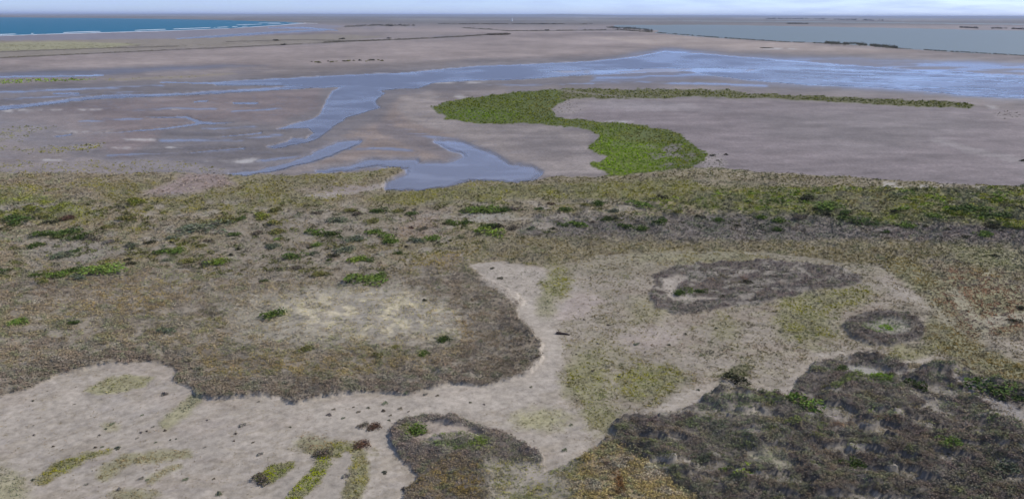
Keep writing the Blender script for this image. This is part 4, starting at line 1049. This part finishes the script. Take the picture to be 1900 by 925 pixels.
MINOR = [(96, 416, 18, BK), (129, 409, 22, RB), (84, 404, 24, OL), (83, 441, 25, DG), (149, 446, 34, DG), (173, 449, 22, BR), (70, 461, 22, DG), (139, 470, 14, DG), (121, 478, 30, GG), (197, 427, 18, OL), (249, 382, 30, YG),
 (237, 486, 12, BK), (245, 494, 14, BK), (134, 508, 24, DG), (109, 520, 26, G), (83, 528, 20, OL), (70, 515, 18, DG), (148, 523, 24, GG), (6, 508, 14, DG), (58, 393, 20, YG), (245, 463, 20, GG), (204, 453, 18, GR),
 (417, 414, 40, OL), (443, 411, 18, DG), (437, 440, 18, DG), (278, 455, 16, BK), (321, 455, 12, BK), (322, 446, 18, GG), (373, 460, 18, OL), (388, 450, 14, BR), (324, 472, 26, G), (298, 472, 20, DG), (312, 486, 14, GG),
 (351, 490, 24, OL), (382, 494, 16, GG), (445, 466, 12, BK), (430, 477, 12, BK), (489, 528, 16, DG), (505, 460, 18, GG), (484, 407, 26, YG), (480, 436, 20, BR), (505, 434, 16, BR), (514, 418, 24, OL), (517, 434, 28, OL), (516, 448, 12, G),
 (510, 461, 22, GG), (514, 393, 24, OL), (588, 400, 14, BR), (703, 395, 28, DG), (690, 416, 22, OL), (665, 402, 18, BR), (650, 397, 18, OL), (586, 438, 28, G), (617, 438, 24, DG), (629, 444, 12, DG), (586, 459, 20, G), (576, 463, 10, BK),
 (621, 481, 18, BK), (611, 487, 10, DG), (637, 470, 30, GG), (684, 489, 18, DG), (691, 436, 24, G), (716, 446, 26, G), (722, 454, 30, G), (702, 519, 26, G), (649, 529, 12, BK), (595, 516, 22, OL), (549, 503, 18, BR), (738, 474, 14, DG), (753, 461, 9, BK),
 (584, 475, 18, GG), (656, 450, 30, GG), (766, 401, 18, DG), (740, 395, 20, OL), (932, 394, 28, DG), (827, 420, 10, BK), (841, 420, 22, G), (866, 417, 22, DG), (905, 424, 24, DG), (890, 438, 8, BK), (802, 448, 26, G), (771, 451, 22, GG), (785, 428, 16, BR), (761, 426, 12, RB),
 (954, 427, 24, BR), (956, 392, 20, BR), (984, 430, 14, GG), (929, 520, 10, BK), (913, 501, 8, BK), (1022, 381, 13, RB), (1051, 394, 22, DG), (1000, 391, 14, DG), (1084, 384, 18, OL), (1112, 382, 28, DG), (1136, 396, 20, GG), (1125, 413, 22, DG), (1139, 412, 14, BK),
 (1027, 428, 14, BK), (1159, 428, 24, DG), (1189, 430, 28, DG), (1230, 371, 16, BK), (1098, 417, 14, BR), (1045, 423, 16, DG), (1431, 380, 8, BK), (1391, 381, 12, DG), (1389, 405, 10, BK), (1444, 416, 24, G), (1367, 425, 14, BK), (1441, 431, 20, DG), (1511, 392, 10, BK),
 (1571, 403, 20, DG), (1409, 411, 24, G), (1485, 410, 22, BR), (1532, 406, 20, BK), (1810, 391, 34, G), (1831, 404, 24, DG), (1849, 405, 30, DG), (1773, 406, 22, YG), (1736, 411, 30, G), (1716, 426, 10, BK), (1791, 444, 12, BK), (1826, 440, 22, G), (1854, 434, 10, BK),
 (1760, 430, 10, BK), (1888, 428, 24, YG), (1843, 426, 24, BK), (140, 607, 14, DG), (310, 622, 24, GG), (790, 561, 12, BK), (702, 668, 16, OL), (735, 650, 14, OL), (1300, 545, 18, DG), (1262, 550, 20, DG), (1386, 527, 13, BK), (1340, 555, 12, BK), (1345, 878, 20, G), (1700, 722, 24, DG), (1560, 690, 20, DG),
 (1066, 402, 12, BR), (1255, 402, 16, OL), (1300, 408, 14, BK), (1335, 415, 18, DG), (1660, 398, 16, BK), (1640, 436, 14, DG), (1890, 392, 16, BK), (1880, 598, 14, BK), (1895, 575, 14, BK), (1848, 478, 12, BK), (1530, 810, 20, GG), (1760, 840, 26, G), (1860, 880, 34, GG), (1300, 862, 24, GG)]
COLW = {BK: 'blackish', DG: 'dark green', GG: 'grey-green', BR: 'brown', RB: 'reddish brown', OL: 'olive', G: 'green', BG: 'bright green', YG: 'yellow-green', GR: 'grey'}
made = {}
ORD = ['', 'second ', 'third ', 'fourth ', 'fifth ', 'sixth ', 'seventh ', 'eighth ']
for (x_, y_, w_, c_) in sorted(MINOR):
    d2 = [((a[0] - x_) ** 2 + (3 * (a[1] - y_)) ** 2, a) for a in LAND]
    a = min(d2, key=lambda t: t[0])[1]
    dx_, dy_ = x_ - a[0], y_ - a[1]
    rel = ('right' if dx_ > 0 else 'left')
    if abs(dy_) > abs(dx_) * .5: rel = ('below' if dy_ > 0 else 'behind')
    phrase = {'right': 'right of', 'left': 'left of', 'below': 'in front of', 'behind': 'behind'}[rel]
    sz_ = 'tiny' if w_ <= 12 else ('small' if w_ < 20 else 'medium')
    base = '%s %s shrub %s the %s' % (sz_, COLW[c_], phrase, a[5])
    n_ = made.get(base, 0); made[base] = n_ + 1
    lab = (ORD[n_] + base) if n_ else base
    if n_: lab = lab.replace(' shrub ', ' shrub ', 1)
    put_shrub(x_, y_, w_, c_, lab, 'shrubs dotted over the plain', small=(w_ <= 12))

# small tufts on the open sand
TUFTS = [(61, 745, 6), (138, 749, 5), (208, 788, 9), (196, 796, 7), (265, 772, 6), (63, 807, 6), (101, 829, 7), (179, 831, 8), (190, 830, 6), (217, 832, 14), (261, 802, 8), (272, 800, 6), (285, 793, 6), (255, 813, 6), (186, 808, 7), (308, 800, 9), (289, 821, 5), (328, 815, 5), (316, 816, 5),
 (384, 781, 6), (450, 792, 14), (437, 808, 9), (434, 822, 6), (470, 824, 6), (381, 832, 5), (346, 893, 10), (398, 892, 6), (409, 920, 16), (274, 893, 6), (264, 890, 9), (222, 911, 12), (162, 901, 7), (61, 891, 9), (309, 733, 16), (480, 748, 6), (609, 772, 13), (620, 761, 8), (682, 758, 9), (665, 766, 9),
 (715, 749, 13), (713, 764, 12), (754, 732, 12), (789, 733, 10), (725, 772, 7), (721, 781, 9), (743, 759, 9), (637, 778, 8), (656, 757, 5), (712, 876, 14), (483, 847, 12), (642, 885, 16), (750, 908, 20), (947, 808, 9), (538, 795, 7), (812, 735, 8), (897, 752, 7), (874, 749, 8), (758, 765, 5),
 (1375, 664, 7), (1330, 610, 8), (1100, 690, 9), (985, 720, 7), (1294, 725, 9), (1205, 750, 8), (1048, 836, 12), (1130, 605, 9), (1180, 640, 12), (1070, 660, 7), (1150, 700, 10), (1240, 640, 9), (1270, 620, 9), (1300, 660, 8), (1085, 595, 8), (1110, 640, 8), (1230, 690, 8), (1060, 790, 8)]
for (x_, y_, w_) in TUFTS:
    if x_ < 500: lab, gp = 'small dark plant tuft dotted on the pale sand flat at lower left', 'tufts on the lower left sand'
    elif x_ < 960: lab, gp = 'small dark plant tuft on the pale sand track below the heath', 'tufts on the sand track'
    else: lab, gp = 'small dark plant tuft on the mottled sand between the thickets', 'tufts on the mottled sand'
    put_shrub(x_, y_ + 2, w_ * .8, [GR, GG, BR][int(x_) % 3], lab, gp, small=True, name='plant_tuft', cat='plant tuft')
put_shrub(697, 796, 24, RB, 'reddish brown low shrub at the upper end of the grassy strip on sand')
put_shrub(675, 830, 28, RB, 'reddish brown mounded shrub on sand left of the lower thicket')
put_shrub(672, 794, 16, BR, 'brown small shrub left of the reddish strip on the sand')
put_shrub(600, 846, 26, BR, 'brown shrub at the head of the olive grass stripes, bottom')
put_shrub(487, 893, 26, BR, 'brownish shrub on the left end of the lime grass patch')

# far bushes on the flats
for i, x_ in enumerate([575, 585, 594, 608, 614, 625, 641, 648, 660, 671, 678, 685, 693, 705, 709]):
    put_shrub(x_ + random.uniform(-3, 3), 116.5 - (x_ - 575) * .025 + random.uniform(-1.2, 1.2), 4 + (i * 7) % 5, OL if i % 3 else BK, 'small dark bush in the row on the far mudflat', 'row of bushes on the far mudflat', small=True, name='bush', cat='bush', dpx=.8)
for i, (x_, y_, w_) in enumerate([(722, 72, 8), (742, 47, 6), (513, 76, 9), (635, 73, 8), (526, 84, 7), (725, 49, 7), (1015, 57, 7), (1007, 45, 5), (1028, 45, 5)]):
    put_shrub(x_, y_, w_, BK, 'lone dark distant bush, %s' % ['on the dune line left of the lighthouse', 'far inland left of the lighthouse', 'on the beach dune nearest the surf tip', 'on the dune ridge right of the surf tip',
              'in front of the dune nearest the surf tip', 'in the faint scrub left of the far inland bush', 'on the thin scrub line right of the tree clump', 'on the dark line below the lighthouse', 'second on the dark line below the lighthouse'][i], None, name='bush', cat='bush', hk=1.3)
for i, (x_, w_) in enumerate([(910, 12), (918, 14), (927, 14), (936, 14), (942, 10)]):
    put_shrub(x_, 65.5 - i * .2, w_, BR, ['low brown tree at the left end of the clump under the lighthouse', 'brown tree left of the middle of the distant clump', 'brown tree in the middle of the distant clump', 'tallest brown tree of the distant clump, right of its middle', 'brown tree at the right end of the distant clump'][i], 'trees of the distant clump', name='tree', cat='tree', hk=2.0, dpx=1.5)
put_shrub(1422, 90, 17, BK, 'low dark bush alone on the pale sand spit before the lagoon', None, name='bush', cat='bush', hk=.8, k=1)
for i, (x_, y_, w_) in enumerate([(1322, 291, 10), (1345, 289, 8), (1332, 300, 6), (1895, 300, 9)]):
    put_shrub(x_, y_, w_, BK, ['dark small shrub on mud just off the marsh elbow', 'outermost dark shrub on mud right of the marsh elbow', 'tiny dark shrub on mud below the marsh elbow', 'dark shrub on the dry mud at the right edge'][i], None, small=True, name='shrub')

# driftwood log on the sand path
def log_():
    root = bpy.data.objects.new('driftwood_log', None); col_root.objects.link(root)
    m, n, l, b = new_mat('charred_wood')
    geo = n.new('ShaderNodeNewGeometry'); nz = noise_node(n, l, geo.outputs['Position'], 6, 4)
    rp = n.new('ShaderNodeValToRGB'); rp.color_ramp.elements[0].color = (.02, .014, .01, 1); rp.color_ramp.elements[1].color = (.09, .06, .045, 1)
    l.new(nz.outputs['Fac'], rp.inputs[0]); l.new(rp.outputs[0], b.inputs['Base Color']); b.inputs['Roughness'].default_value = .9
    def tube(nm, pts, rad):
        V = []; F = []; ns = 10
        for j, (p, r) in enumerate(zip(pts, rad)):
            for q in range(ns):
                an = 2 * math.pi * q / ns; rr = r * (1 + .18 * math.sin(3 * an + j) + random.uniform(-.08, .08))
                V.append((p[0] + math.cos(an) * rr * .25, p[1] + math.cos(an) * rr, p[2] + math.sin(an) * rr))
        for j in range(len(pts) - 1):
            for q in range(ns):
                F += [j * ns + q, j * ns + (q + 1) % ns, (j + 1) * ns + (q + 1) % ns, (j + 1) * ns + q]
        for base_ in (0, (len(pts) - 1) * ns):
            c = len(V); p = pts[0] if base_ == 0 else pts[-1]; V.append(p)
            for q in range(ns):
                F += [base_ + q, base_ + (q + 1) % ns, c, c]
        me = bpy.data.meshes.new(nm)
        me.from_pydata([tuple(v) for v in V], [], [list(dict.fromkeys(F[i:i + 4])) for i in range(0, len(F), 4)])
        me.materials.append(m)
        o = bpy.data.objects.new(nm, me); col_root.objects.link(o); o.parent = root
    tube('trunk', [(-.9, .15, .22), (-.45, .08, .26), (0, 0, .2), (.5, -.12, .18), (.95, -.25, .14)], [.22, .27, .2, .17, .1])
    tube('branch', [(-.5, .1, .35), (-.6, .25, .6), (-.75, .3, .75)], [.11, .07, .03])
    x, y = g1(1044, 624); root.location = (x, y, .24); root.scale = (1.05, 1.05, 1.05)
    tag(root, 'blackened driftwood log lying on the sand beside the curved path', 'driftwood')
log_()

# lighthouse far beyond the flats
def lighthouse():
    root = bpy.data.objects.new('lighthouse', None); col_root.objects.link(root)
    x, y = g1(950, 39.8)
    root.location = (x, y, .3)
    white = plain_mat('white_paint', (.82, .82, .8), .5); dark = plain_mat('dark_metal', (.08, .08, .09), .5); glass = plain_mat('lantern_glass', (.35, .42, .45), .1, .6)
    def lathe(nm, prof, mat, ns=24):
        V = []; F = []
        for (r, z) in prof:
            for q in range(ns):
                an = 2 * math.pi * q / ns; V.append((r * math.cos(an), r * math.sin(an), z))
        for j in range(len(prof) - 1):
            for q in range(ns):
                F.append((j * ns + q, j * ns + (q + 1) % ns, (j + 1) * ns + (q + 1) % ns, (j + 1) * ns + q))
        me = bpy.data.meshes.new(nm); me.from_pydata(V, [], F); me.materials.append(mat)
        o = bpy.data.objects.new(nm, me); col_root.objects.link(o); o.parent = root; return o
    lathe('base', [(6.5, 0), (6.5, 4.5), (6.2, 4.8), (0.01, 5.0)], white)
    lathe('tower', [(4.4, 4.9), (3.6, 14), (2.9, 24), (2.8, 24.6)], white)
    lathe('gallery', [(2.8, 24.5), (4.0, 24.9), (4.0, 25.3), (2.0, 25.4)], dark)
    lathe('lantern_room', [(1.9, 25.4), (1.9, 28.0)], glass)
    lathe('dome', [(2.3, 27.95), (2.1, 28.6), (1.2, 29.6), (.15, 30.2), (.1, 31.5)], white)
    tag(root, 'tiny white lighthouse tower on the distant horizon right of centre', 'lighthouse')
lighthouse()

# haze: even air round everything
def haze():
    x0, x1, y0, y1, z0, z1 = -90000, 90000, -65000, 90000, -1.6, 112
    V = [(x, y, z) for z in (z0, z1) for y in (y0, y1) for x in (x0, x1)]
    F = [(0, 2, 3, 1), (4, 5, 7, 6), (0, 1, 5, 4), (2, 6, 7, 3), (0, 4, 6, 2), (1, 3, 7, 5)]
    me = bpy.data.meshes.new('haze'); me.from_pydata(V, [], F)
    m = bpy.data.materials.new('air'); m.use_nodes = True
    nt = m.node_tree; nt.nodes.clear()
    out = nt.nodes.new('ShaderNodeOutputMaterial'); pv = nt.nodes.new('ShaderNodeVolumePrincipled')
    pv.inputs['Color'].default_value = (.66, .76, 1.0, 1)
    pv.inputs['Density'].default_value = 0.000032
    pv.inputs['Anisotropy'].default_value = 0.0
    nt.links.new(pv.outputs[0], out.inputs['Volume'])
    me.materials.append(m)
    o = bpy.data.objects.new('haze', me); col_root.objects.link(o)
    tag(o, 'thin blue air fading the far coast', 'haze', kind='stuff')
haze()
